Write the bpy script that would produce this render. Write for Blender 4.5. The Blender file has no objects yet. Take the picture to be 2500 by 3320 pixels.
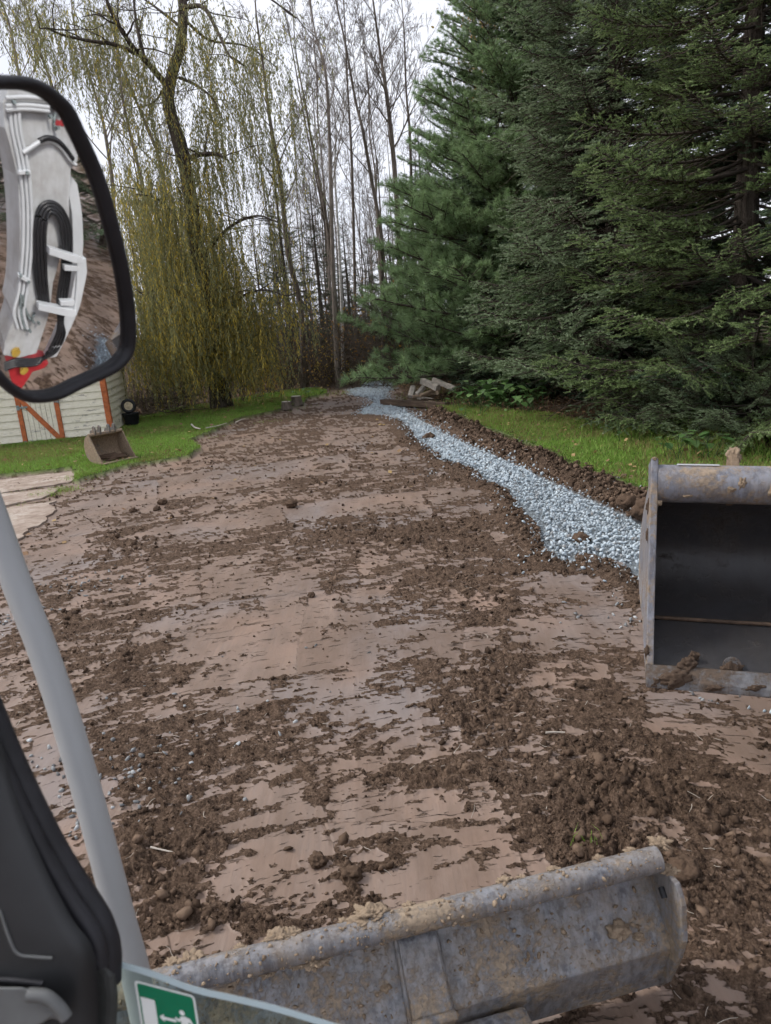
import bpy, math, random
import numpy as np
from mathutils import Matrix, Vector, noise as mnoise

R = math.radians
scene = bpy.context.scene
COL = scene.collection
random.seed(7)

# ------------------------------------------------------------------ camera
FPX, CX, CY = 2401.0, 1250.0, 1660.0          # focal length and centre in photo pixels
CAM_H = 2.1
PITCH, ROLL = R(14.7), R(-4.5)
cam_data = bpy.data.cameras.new('camera')
cam = bpy.data.objects.new('camera', cam_data)
COL.objects.link(cam)
CAM_M = (Matrix.Translation((0, 0, CAM_H)) @ Matrix.Rotation(R(90) - PITCH, 4, 'X') @ Matrix.Rotation(ROLL, 4, 'Z'))
cam.matrix_world = CAM_M
cam_data.sensor_fit = 'HORIZONTAL'
cam_data.sensor_width = 36.0
cam_data.lens = 36.0 * FPX / 2500.0
cam_data.clip_start = 0.05
cam_data.clip_end = 3000.0
cam_data.dof.use_dof = True
cam_data.dof.focus_distance = 6.0
cam_data.dof.aperture_fstop = 11.0
scene.camera = cam

# ------------------------------------------------------------------ sky, sun, exposure
SUN_EL, SUN_AZ = 46.0, -78.0                    # azimuth from +Y towards +X
world = bpy.data.worlds.new('World')
scene.world = world
world.use_nodes = True
wn, wl = world.node_tree.nodes, world.node_tree.links
wn.clear()
w_out = wn.new('ShaderNodeOutputWorld')
w_bg = wn.new('ShaderNodeBackground')
w_sky = wn.new('ShaderNodeTexSky')
w_sky.sky_type = 'NISHITA'
w_sky.sun_disc = False
w_sky.sun_elevation = R(SUN_EL)
w_sky.sun_rotation = R(SUN_AZ)
w_sky.air_density = 1.0
w_sky.dust_density = 2.0
w_tc = wn.new('ShaderNodeTexCoord')
w_map = wn.new('ShaderNodeMapping')
w_map.inputs['Scale'].default_value = (1.0, 1.0, 2.6)
w_noise = wn.new('ShaderNodeTexNoise')
w_noise.inputs['Scale'].default_value = 2.3
w_noise.inputs['Detail'].default_value = 5.0
w_ramp = wn.new('ShaderNodeValToRGB')           # cloud sheet: grey to white
w_ramp.color_ramp.elements[0].position = 0.30
w_ramp.color_ramp.elements[0].color = (7.9, 8.2, 9.3, 1)
w_ramp.color_ramp.elements[1].position = 0.70
w_ramp.color_ramp.elements[1].color = (10.4, 10.5, 11.2, 1)
w_mix = wn.new('ShaderNodeMix')
w_mix.data_type = 'RGBA'
w_mix.inputs[0].default_value = 0.86            # cloud cover
wl.new(w_tc.outputs['Generated'], w_map.inputs['Vector'])
wl.new(w_map.outputs['Vector'], w_noise.inputs['Vector'])
wl.new(w_noise.outputs['Fac'], w_ramp.inputs['Fac'])
wl.new(w_sky.outputs['Color'], w_mix.inputs[6])
wl.new(w_ramp.outputs['Color'], w_mix.inputs[7])
wl.new(w_mix.outputs[2], w_bg.inputs['Color'])
w_bg.inputs['Strength'].default_value = 0.10
wl.new(w_bg.outputs['Background'], w_out.inputs['Surface'])

sun_data = bpy.data.lights.new('sun', 'SUN')
sun_data.energy = 2.4
sun_data.angle = R(16)
sun_data.color = (1.0, 0.95, 0.88)
sun = bpy.data.objects.new('sun', sun_data)
COL.objects.link(sun)
_sd = Vector((math.sin(R(SUN_AZ)) * math.cos(R(SUN_EL)), math.cos(R(SUN_AZ)) * math.cos(R(SUN_EL)), math.sin(R(SUN_EL))))
sun.rotation_euler = (-_sd).to_track_quat('-Z', 'Y').to_euler()
sun.location = (0, 0, 30)

scene.view_settings.view_transform = 'Standard'
scene.view_settings.look = 'None'
scene.view_settings.gamma = 1.0
scene.view_settings.use_curve_mapping = False
scene.view_settings.exposure = 0.26
scene.cycles.max_bounces = 5
scene.cycles.diffuse_bounces = 2
scene.cycles.glossy_bounces = 2
scene.cycles.use_adaptive_sampling = True
scene.cycles.adaptive_threshold = 0.035
scene.cycles.adaptive_min_samples = 12
scene.cycles.transparent_max_bounces = 8
scene.cycles.use_denoising = True
scene.cycles.caustics_reflective = False
scene.cycles.caustics_refractive = False

# ------------------------------------------------------------------ measuring helpers
def ray(px, py):
    d = Vector(((px - CX) / FPX, -(py - CY) / FPX, -1.0))
    return (CAM_M.to_3x3() @ d)                  # unit camera depth
CAM_P = Vector((0, 0, CAM_H))
def at(px, py, z=0.0):                           # point of the photograph on the level z
    d = ray(px, py)
    return CAM_P + d * ((z - CAM_H) / d.z)
def dp(px, py, depth):                           # point at a camera depth
    return CAM_P + ray(px, py) * depth
def onplane(px, py, p0, n):
    d = ray(px, py)
    return CAM_P + d * ((p0 - CAM_P).dot(n) / d.dot(n))
def aty(px, py, y):                              # point at a distance y in front
    d = ray(px, py)
    return CAM_P + d * (y / d.y)

# ------------------------------------------------------------------ numpy noise
def _hash(ix, iy, seed):
    h = (ix.astype(np.int64) * 374761393 + iy.astype(np.int64) * 668265263 + seed * 974634777) & 0xFFFFFFFF
    h = ((h ^ (h >> 13)) * 1274126177) & 0xFFFFFFFF
    h = (h ^ (h >> 16)) & 0xFFFFFF
    return h / float(0xFFFFFF)
def vnoise(x, y, seed=0):
    ix, iy = np.floor(x), np.floor(y)
    fx, fy = x - ix, y - iy
    fx, fy = fx * fx * (3 - 2 * fx), fy * fy * (3 - 2 * fy)
    a, b = _hash(ix, iy, seed), _hash(ix + 1, iy, seed)
    c, d = _hash(ix, iy + 1, seed), _hash(ix + 1, iy + 1, seed)
    return (a * (1 - fx) + b * fx) * (1 - fy) + (c * (1 - fx) + d * fx) * fy
def fbm(x, y, seed=0, octv=4, gain=0.5):
    s, a, t = 0.0, 1.0, 0.0
    for o in range(octv):
        s = s + a * vnoise(x * 2 ** o + 17.3 * o, y * 2 ** o - 9.1 * o, seed + o)
        t += a
        a *= gain
    return s / t
def billow(x, y, seed=0, octv=4, gain=0.5):
    s, a, t = 0.0, 1.0, 0.0
    for o in range(octv):
        s = s + a * np.abs(2 * vnoise(x * 2.1 ** o + 31.7 * o, y * 2.1 ** o - 5.3 * o, seed + o) - 1)
        t += a
        a *= gain
    return s / t
def sstep(a, b, x):
    t = np.clip((x - a) / (b - a), 0, 1)
    return t * t * (3 - 2 * t)
def inpoly(x, y, poly):
    res = np.zeros(x.shape, bool)
    n = len(poly)
    for i in range(n):
        x1, y1 = poly[i]
        x2, y2 = poly[(i + 1) % n]
        if y1 == y2:
            continue
        c = ((y1 > y) != (y2 > y)) & (x < (x2 - x1) * (y - y1) / (y2 - y1) + x1)
        res ^= c
    return res
def distline(x, y, line):
    best = np.full(x.shape, 1e9)
    side = np.zeros(x.shape)
    for (x1, y1), (x2, y2) in zip(line[:-1], line[1:]):
        dx, dy = x2 - x1, y2 - y1
        t = np.clip(((x - x1) * dx + (y - y1) * dy) / (dx * dx + dy * dy), 0, 1)
        ex, ey = x - (x1 + t * dx), y - (y1 + t * dy)
        d = np.hypot(ex, ey)
        m = d < best
        best = np.where(m, d, best)
        side = np.where(m, np.sign(dx * ey - dy * ex), side)
    return best, side
def wpoly(pts, s=1.0, z=0.0):
    out = []
    for p in pts:
        v = at(p[0] * s, p[1] * s, z)
        out.append((v.x, v.y))
    return out

# ------------------------------------------------------------------ object helpers
def tag(o, label=None, cat=None, group=None, kind=None):
    if label: o['label'] = label
    if cat: o['category'] = cat
    if group: o['group'] = group
    if kind: o['kind'] = kind
    return o
def link(name, me, parent=None, loc=None):
    o = bpy.data.objects.new(name, me)
    COL.objects.link(o)
    if parent is not None:
        o.parent = parent
    if loc is not None:
        o.location = loc
    return o
def empty(name, loc=(0, 0, 0), rz=0.0):
    o = bpy.data.objects.new(name, None)
    COL.objects.link(o)
    o.location = loc
    o.rotation_euler = (0, 0, rz)
    o.empty_display_size = 0.2
    return o
def aslist(m):
    return list(m) if isinstance(m, (list, tuple)) else [m]
def np_mesh(name, V, F, mats, midx=None, smooth=False, attrs=None):
    V = np.asarray(V, np.float32)
    F = np.asarray(F, np.int32)
    me = bpy.data.meshes.new(name)
    k = F.shape[1]
    me.vertices.add(len(V))
    me.vertices.foreach_set('co', V.ravel())
    me.loops.add(F.size)
    me.loops.foreach_set('vertex_index', F.ravel())
    me.polygons.add(len(F))
    me.polygons.foreach_set('loop_start', np.arange(0, F.size, k, dtype=np.int32))
    for m in aslist(mats):
        me.materials.append(m)
    if midx is not None:
        me.polygons.foreach_set('material_index', np.asarray(midx, np.int32))
    if smooth:
        me.polygons.foreach_set('use_smooth', np.ones(len(F), bool))
    for an, (typ, data) in (attrs or {}).items():
        a = me.attributes.new(an, typ, 'POINT')
        data = np.asarray(data)
        key = {'FLOAT': 'value', 'INT': 'value', 'FLOAT_VECTOR': 'vector', 'FLOAT_COLOR': 'color'}[typ]
        a.data.foreach_set(key, np.ascontiguousarray(data, np.int32 if typ == 'INT' else np.float32).ravel())
    me.update()
    me.validate()
    return me

class MB:
    """collects simple solids in world coordinates"""
    def __init__(self):
        self.v, self.f, self.m, self.s = [], [], [], []
    def add(self, vs, fs, mi=0, sm=False):
        b = len(self.v)
        self.v += [tuple(x) for x in vs]
        for f in fs:
            self.f.append(tuple(i + b for i in f))
            self.m.append(mi)
            self.s.append(sm)
        return self
    def box(self, c, ax, ay, az, mi=0):
        c, ax, ay, az = Vector(c), Vector(ax), Vector(ay), Vector(az)
        vs = [c + ax * i + ay * j + az * k for k in (-1, 1) for j in (-1, 1) for i in (-1, 1)]
        return self.add(vs, [(0, 2, 3, 1), (4, 5, 7, 6), (0, 1, 5, 4), (2, 6, 7, 3), (0, 4, 6, 2), (1, 3, 7, 5)], mi)
    def bar(self, a, b, w, h, up=(0, 0, 1), mi=0):
        a, b = Vector(a), Vector(b)
        d = b - a
        n = d.normalized()
        s = n.cross(Vector(up))
        s = s.normalized() if s.length > 1e-5 else Vector((1, 0, 0))
        u = s.cross(n).normalized()
        return self.box((a + b) / 2, d / 2, s * w / 2, u * h / 2, mi)
    def prism(self, poly, ext, mi=0):
        """poly: list of points; ext: vector"""
        p = [Vector(x) for x in poly]
        e = Vector(ext)
        n = len(p)
        vs = p + [x + e for x in p]
        fs = [tuple(range(n))[::-1], tuple(range(n, 2 * n))]
        fs += [(i, (i + 1) % n, n + (i + 1) % n, n + i) for i in range(n)]
        return self.add(vs, fs, mi)
    def loft(self, rings, closed=True, caps=True, mi=0, sm=True):
        n = len(rings[0])
        vs = [p for r in rings for p in r]
        fs = []
        for i in range(len(rings) - 1):
            for j in range(n if closed else n - 1):
                k = (j + 1) % n
                fs.append((i * n + j, i * n + k, (i + 1) * n + k, (i + 1) * n + j))
        self.add(vs, fs, mi, sm)
        if caps and closed:
            self.add(rings[0], [tuple(range(n))[::-1]], mi)
            self.add(rings[-1], [tuple(range(n))], mi)
        return self
    def tube(self, pts, r, n=10, mi=0, ref=(0, 0, 1), flat=1.0, caps=True):
        pts = [Vector(p) for p in pts]
        rings = []
        for i, p in enumerate(pts):
            a, b = pts[max(i - 1, 0)], pts[min(i + 1, len(pts) - 1)]
            t = (b - a).normalized()
            rf = Vector(ref)
            if abs(t.dot(rf)) > 0.97:
                rf = Vector((0.3, 1, 0.1)).normalized()
            u = t.cross(rf).normalized()
            w = u.cross(t).normalized()
            rr = r[i] if isinstance(r, (list, tuple)) else r
            rings.append([p + u * (math.cos(2 * math.pi * k / n) * rr) + w * (math.sin(2 * math.pi * k / n) * rr * flat) for k in range(n)])
        return self.loft(rings, True, caps, mi)
    def disc(self, c, n, r, h, seg=16, mi=0):
        c, n = Vector(c), Vector(n).normalized()
        return self.tube([c, c + n * h], r, seg, mi)
    def build(self, name, mats, parent=None, off=None, bevel=0.0, seg=2):
        me = bpy.data.meshes.new(name)
        v = self.v
        if off is not None:
            v = [(x[0] - off[0], x[1] - off[1], x[2] - off[2]) for x in v]
        me.from_pydata(v, [], self.f)
        for m in aslist(mats):
            me.materials.append(m)
        me.polygons.foreach_set('material_index', self.m)
        me.polygons.foreach_set('use_smooth', self.s)
        import bmesh
        bm = bmesh.new()
        bm.from_mesh(me)
        bmesh.ops.recalc_face_normals(bm, faces=bm.faces)
        bm.to_mesh(me)
        bm.free()
        me.update()
        o = link(name, me, parent)
        if bevel:
            b = o.modifiers.new('bevel', 'BEVEL')
            b.width = bevel
            b.segments = seg
            b.limit_method = 'ANGLE'
        return o

def smooth_pts(pts, n=8):
    """Catmull-Rom through the given points"""
    p = [Vector(x) for x in pts]
    p = [p[0] * 2 - p[1]] + p + [p[-1] * 2 - p[-2]]
    out = []
    for i in range(1, len(p) - 2):
        for k in range(n):
            t = k / n
            a, b, c, d = p[i - 1], p[i], p[i + 1], p[i + 2]
            out.append(0.5 * ((2 * b) + (c - a) * t + (2 * a - 5 * b + 4 * c - d) * t * t + (3 * b - a - 3 * c + d) * t ** 3))
    out.append(p[-2])
    return out

# ------------------------------------------------------------------ materials
class NT:
    def __init__(self, name, rough=0.6, spec=0.4, metal=0.0):
        self.m = bpy.data.materials.new(name)
        self.m.use_nodes = True
        self.n, self.l = self.m.node_tree.nodes, self.m.node_tree.links
        self.b = self.n['Principled BSDF']
        self.out = self.n['Material Output']
        self.b.inputs['Roughness'].default_value = rough
        self.b.inputs['Specular IOR Level'].default_value = spec
        self.b.inputs['Metallic'].default_value = metal
        self._co = None
    def co(self, kind='Object'):
        if self._co is None:
            self._co = self.n.new('ShaderNodeTexCoord')
        return self._co.outputs[kind]
    def geo(self, o='Position'):
        return self.n.new('ShaderNodeNewGeometry').outputs[o]
    def attr(self, name, o='Fac'):
        a = self.n.new('ShaderNodeAttribute')
        a.attribute_name = name
        return a.outputs[o]
    def val(self, x, sock):
        if isinstance(x, (int, float)):
            sock.default_value = x
        elif isinstance(x, (tuple, list)):
            sock.default_value = tuple(x) + ((1,) if len(x) == 3 and len(sock.default_value) == 4 else ())
        else:
            self.l.new(x, sock)
    def noise(self, scale, detail=4, rough=0.55, vec=None, stretch=None, dist=0.0, out='Fac'):
        t = self.n.new('ShaderNodeTexNoise')
        t.inputs['Scale'].default_value = scale
        t.inputs['Detail'].default_value = detail
        t.inputs['Roughness'].default_value = rough
        t.inputs['Distortion'].default_value = dist
        v = vec if vec is not None else self.co()
        if stretch:
            mp = self.n.new('ShaderNodeMapping')
            mp.inputs['Scale'].default_value = stretch
            self.l.new(v, mp.inputs['Vector'])
            v = mp.outputs['Vector']
        self.l.new(v, t.inputs['Vector'])
        return t.outputs[out]
    def vor(self, scale, vec=None, out='Distance', feature='F1'):
        t = self.n.new('ShaderNodeTexVoronoi')
        t.feature = feature
        t.inputs['Scale'].default_value = scale
        self.l.new(vec if vec is not None else self.co(), t.inputs['Vector'])
        return t.outputs[out]
    def ramp(self, fac, stops):
        r = self.n.new('ShaderNodeValToRGB')
        els = r.color_ramp.elements
        while len(els) < len(stops):
            els.new(0.5)
        for e, (p, c) in zip(els, stops):
            e.position = p
            e.color = (c, c, c, 1) if isinstance(c, (int, float)) else tuple(c) + (1,)
        self.l.new(fac, r.inputs['Fac'])
        return r.outputs['Color']
    def mix(self, fac, a, b, typ='MIX'):
        m = self.n.new('ShaderNodeMix')
        m.data_type = 'RGBA'
        m.blend_type = typ
        self.val(fac, m.inputs[0])
        self.val(a, m.inputs[6])
        self.val(b, m.inputs[7])
        return m.outputs[2]
    def math(self, op, a, b=0.0, clamp=False):
        m = self.n.new('ShaderNodeMath')
        m.operation = op
        m.use_clamp = clamp
        self.val(a, m.inputs[0])
        self.val(b, m.inputs[1])
        return m.outputs[0]
    def bump(self, h, strength=0.4, dist=0.01, normal=None):
        b = self.n.new('ShaderNodeBump')
        b.inputs['Strength'].default_value = strength
        b.inputs['Distance'].default_value = dist
        self.l.new(h, b.inputs['Height'])
        if normal is not None:
            self.l.new(normal, b.inputs['Normal'])
        return b.outputs['Normal']
    def set(self, **kw):
        names = dict(color='Base Color', rough='Roughness', normal='Normal', metal='Metallic', spec='Specular IOR Level', alpha='Alpha', trans='Transmission Weight')
        for k, v in kw.items():
            self.val(v, self.b.inputs[names[k]])
        return self
    def translucent(self, color, fac):
        t = self.n.new('ShaderNodeBsdfTranslucent')
        self.val(color, t.inputs['Color'])
        m = self.n.new('ShaderNodeMixShader')
        m.inputs[0].default_value = fac
        self.l.new(self.b.outputs[0], m.inputs[1])
        self.l.new(t.outputs[0], m.inputs[2])
        self.l.new(m.outputs[0], self.out.inputs['Surface'])
        return self

def simple(name, c, rough=0.6, var=0.25, scale=8.0, bump=0.15, bdist=0.01, spec=0.4, metal=0.0, stretch=None, bscale=None):
    t = NT(name, rough, spec, metal)
    n = t.noise(scale, 5, stretch=stretch)
    lo, hi = tuple(x * (1 - var) for x in c), tuple(min(x * (1 + var), 1) for x in c)
    t.set(color=t.ramp(n, [(0.3, lo), (0.7, hi)]))
    if bump:
        t.set(normal=t.bump(t.noise(bscale or scale * 4, 4, stretch=stretch), bump, bdist))
    return t.m

def muddy(name, steel, mud=(0.34, 0.25, 0.17), amount=0.5, steel2=None, rough=0.45, scale=9.0, metal=0.0):
    """worn painted steel under dried mud"""
    t = NT(name, rough)
    big = t.noise(scale * 0.45, 5, 0.6)
    fine = t.noise(scale * 5, 6, 0.7)
    f = t.math('ADD', t.math('MULTIPLY', big, 0.55), t.math('MULTIPLY', fine, 0.45))
    mask = t.ramp(f, [(0.62 - 0.22 * amount, 0.0), (0.70 - 0.22 * amount, 1.0)])
    film = t.ramp(t.noise(scale * 0.9, 6, 0.7), [(0.38, 0.05), (0.70, 0.65)])
    wear = t.ramp(t.math('ADD', t.math('MULTIPLY', t.noise(scale * 2.6, 6, 0.7, stretch=(1, 1, 0.35)), 0.5), t.math('MULTIPLY', t.noise(scale * 5, 5, 0.7, stretch=(1, 1, 0.10)), 0.5)), [(0.44, 0.0), (0.58, 1.0)])
    s2 = steel2 or tuple(x * 0.45 for x in steel)
    c = t.mix(wear, steel, s2)
    c = t.mix(film, c, tuple(x * 0.75 for x in mud))
    mudc = t.ramp(t.noise(scale * 7, 5), [(0.3, tuple(x * 0.55 for x in mud)), (0.7, mud)])
    c = t.mix(mask, c, mudc)
    t.set(color=c, rough=t.math('ADD', rough, t.math('MULTIPLY', mask, 0.4), True), metal=metal)
    t.set(normal=t.bump(t.math('ADD', t.math('MULTIPLY', mask, 0.6), t.math('MULTIPLY', fine, 0.5)), 0.7, 0.004))
    return t.m

M = {}
M['bark'] = simple('bark', (0.13, 0.105, 0.085), 0.9, 0.45, 6, 0.7, 0.02, stretch=(3, 3, 0.5))
M['bark_pale'] = simple('bark_pale', (0.23, 0.195, 0.165), 0.9, 0.4, 7, 0.5, 0.01, stretch=(3, 3, 0.6))
M['bark_willow'] = simple('bark_willow', (0.085, 0.068, 0.054), 0.95, 0.6, 5, 1.0, 0.04, stretch=(3.5, 3.5, 0.5))
M['bark_birch'] = simple('bark_birch', (0.5, 0.48, 0.45), 0.8, 0.5, 9, 0.3, 0.01, stretch=(0.7, 0.7, 3))
M['dead_twig'] = simple('dead_twig', (0.098, 0.076, 0.058), 0.9, 0.4, 3, 0.0)
M['mirror_glass'] = NT('mirror_glass', 0.015, 0.5, 1.0).set(color=(0.86, 0.87, 0.88)).m
M['black_rubber'] = simple('black_rubber', (0.018, 0.018, 0.022), 0.55, 0.3, 30, 0.15, 0.002)
M['black_hose'] = simple('black_hose', (0.02, 0.02, 0.022), 0.35, 0.3, 20, 0.1, 0.002)

# ================================================================== GROUND
MC = (0.5, -1.2)                                  # middle of the machine, the strokes fan out from it
S15 = 1.5
P_LAWN_L = wpoly([(-900, 1680), (-300, 1598), (0, 1553), (255, 1524), (232, 1552), (250, 1568), (330, 1545), (400, 1522), (600, 1492), (640, 1464), (622, 1436), (700, 1398), (770, 1366), (900, 1336), (985, 1312), (1000, 1292), (1060, 1280), (1050, 1266), (960, 1268), (850, 1284), (700, 1312), (560, 1332), (420, 1364), (366, 1380), (0, 1400), (-900, 1480)])
P_FOREST = wpoly([(-1500, 1480), (-300, 1405), (380, 1372), (420, 1366), (560, 1334), (700, 1314), (850, 1286), (1000, 1263), (1130, 1256), (1290, 1256), (1330, 1300), (1460, 1322), (1560, 1334), (1760, 1352), (2000, 1400), (2300, 1450), (2800, 1520), (4500, 1800)]) + [(300, 60), (400, 2000), (-400, 2000), (-300, 30)]
P_LAWN_R = wpoly([(1400, 1335), (1500, 1362), (1560, 1396), (1650, 1430), (1755, 1474), (1835, 1510), (1935, 1558), (2045, 1606), (2150, 1660), (2600, 1860), (3300, 2200), (4500, 1800), (2800, 1520), (2300, 1450), (2000, 1400), (1760, 1352), (1560, 1328)])
P_GRAVEL = wpoly([(1130, 1266), (1150, 1282), (1205, 1290), (1215, 1306), (1170, 1332), (1180, 1344), (1260, 1342), (1320, 1375), (1353, 1424), (1396, 1450), (1440, 1494), (1538, 1520), (1582, 1562), (1647, 1586), (1691, 1650), (1745, 1704), (1756, 1757), (1800, 1812), (1854, 1836), (1868, 1792), (2029, 1826), (2060, 1880), (2200, 1980), (2600, 2300), (3300, 2700), (3900, 2500), (2900, 2080), (2320, 1830), (2085, 1702), (2000, 1657), (1890, 1606), (1780, 1558), (1680, 1510), (1600, 1474), (1500, 1432), (1430, 1398), (1330, 1340), (1250, 1296), (1250, 1272), (1278, 1256), (1260, 1246), (1190, 1250)])
L_SPOIL = wpoly([(1400, 1346), (1450, 1372), (1505, 1398), (1575, 1432), (1680, 1476), (1760, 1512), (1860, 1560), (1970, 1608), (2080, 1660), (2170, 1706), (2400, 1810), (2900, 2040)])
L_RIM = wpoly([(1180, 1352), (1290, 1362), (1350, 1440), (1430, 1500), (1570, 1570), (1640, 1620), (1720, 1745), (1830, 1850), (1950, 1850), (2060, 1900), (2200, 2000)])
_sm = [
    [(555, 1275), (695, 1252), (705, 1322), (590, 1352), (560, 1310)],
    [(390, 1290), (690, 1218), (692, 1244), (380, 1312)],
    [(230, 1172), (420, 1120), (700, 1080), (830, 1062), (830, 1084), (560, 1146), (240, 1200)],
    [(600, 1000), (755, 980), (757, 1018), (600, 1034)],
    [(788, 978), (872, 972), (862, 1006), (790, 1006)],
    [(280, 1046), (420, 1022), (620, 1004), (600, 1046), (440, 1070), (300, 1094)],
    [(150, 1084), (270, 1060), (280, 1100), (210, 1112)],
    [(400, 1378), (760, 1328), (822, 1358), (792, 1500), (560, 1520), (330, 1560), (300, 1512), (540, 1440)],
    [(800, 1542), (975, 1528), (1006, 1600), (830, 1622)],
    [(560, 1705), (870, 1760), (1060, 1680), (1200, 1880), (1000, 1960), (760, 1930), (640, 1960), (470, 1870)],
    [(1150, 1238), (1330, 1258), (1392, 1330), (1384, 1404), (1260, 1300), (1180, 1260)],
    [(1390, 1512), (1680, 1495), (1800, 1760), (1660, 1690), (1540, 1620), (1400, 1572)],
    [(900, 1352), (1130, 1356), (1142, 1412), (985, 1450)],
    [(840, 1060), (1000, 1034), (990, 1060), (840, 1086)],
    [(690, 922), (860, 918), (850, 958), (720, 965)],
    [(120, 1150), (200, 1130), (180, 1210), (70, 1250)],
    [(470, 1600), (620, 1600), (640, 1640), (480, 1680)],
    [(1060, 1150), (1150, 1160), (1160, 1200), (1080, 1190)],
    [(100, 1580), (180, 1600), (160, 1680), (60, 1640)],
    [(330, 2040), (480, 1990), (520, 2060), (380, 2110)],
]
_cr = [  # centre, half sizes, weight (1666-wide pixels)
    (880, 1150, 300, 46, 1.0), (270, 1172, 110, 40, 1.0), (1300, 1730, 190, 150, 1.5), (1060, 1490, 150, 130, 1.0),
    (330, 1800, 150, 190, 1.0), (720, 1880, 90, 90, 1.1), (250, 1440, 130, 60, 0.8), (480, 2000, 150, 60, 0.9),
    (700, 1045, 100, 14, 0.9), (1000, 1255, 150, 60, 0.7), (870, 1690, 130, 30, 0.9), (620, 1560, 160, 40, 0.5),
    (1560, 1900, 200, 200, 0.9), (1250, 1850, 90, 60, 1.1), (450, 1650, 160, 60, 0.7), (900, 1040, 120, 20, 0.6),
    (620, 915, 330, 40, 0.5), (1100, 1350, 60, 90, 0.6), (1250, 1460, 200, 60, 0.6), (150, 1330, 160, 90, 0.7), (720, 1290, 40, 60, 0.8),
    (1200, 1180, 90, 70, 0.8), (960, 900, 70, 40, 0.6), (950, 1660, 160, 18, 0.8),
]
W_SM = [wpoly(p, S15) for p in _sm]
W_CR = []
for (cx_, cy_, sx_, sy_, w_) in _cr:
    c = at(cx_ * S15, cy_ * S15)
    a1 = at((cx_ + sx_) * S15, cy_ * S15) - c
    a2 = at(cx_ * S15, (cy_ - sy_) * S15) - c
    W_CR.append((c.x, c.y, np.linalg.inv(np.array([[a1.x, a2.x], [a1.y, a2.y]])), w_))

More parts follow.
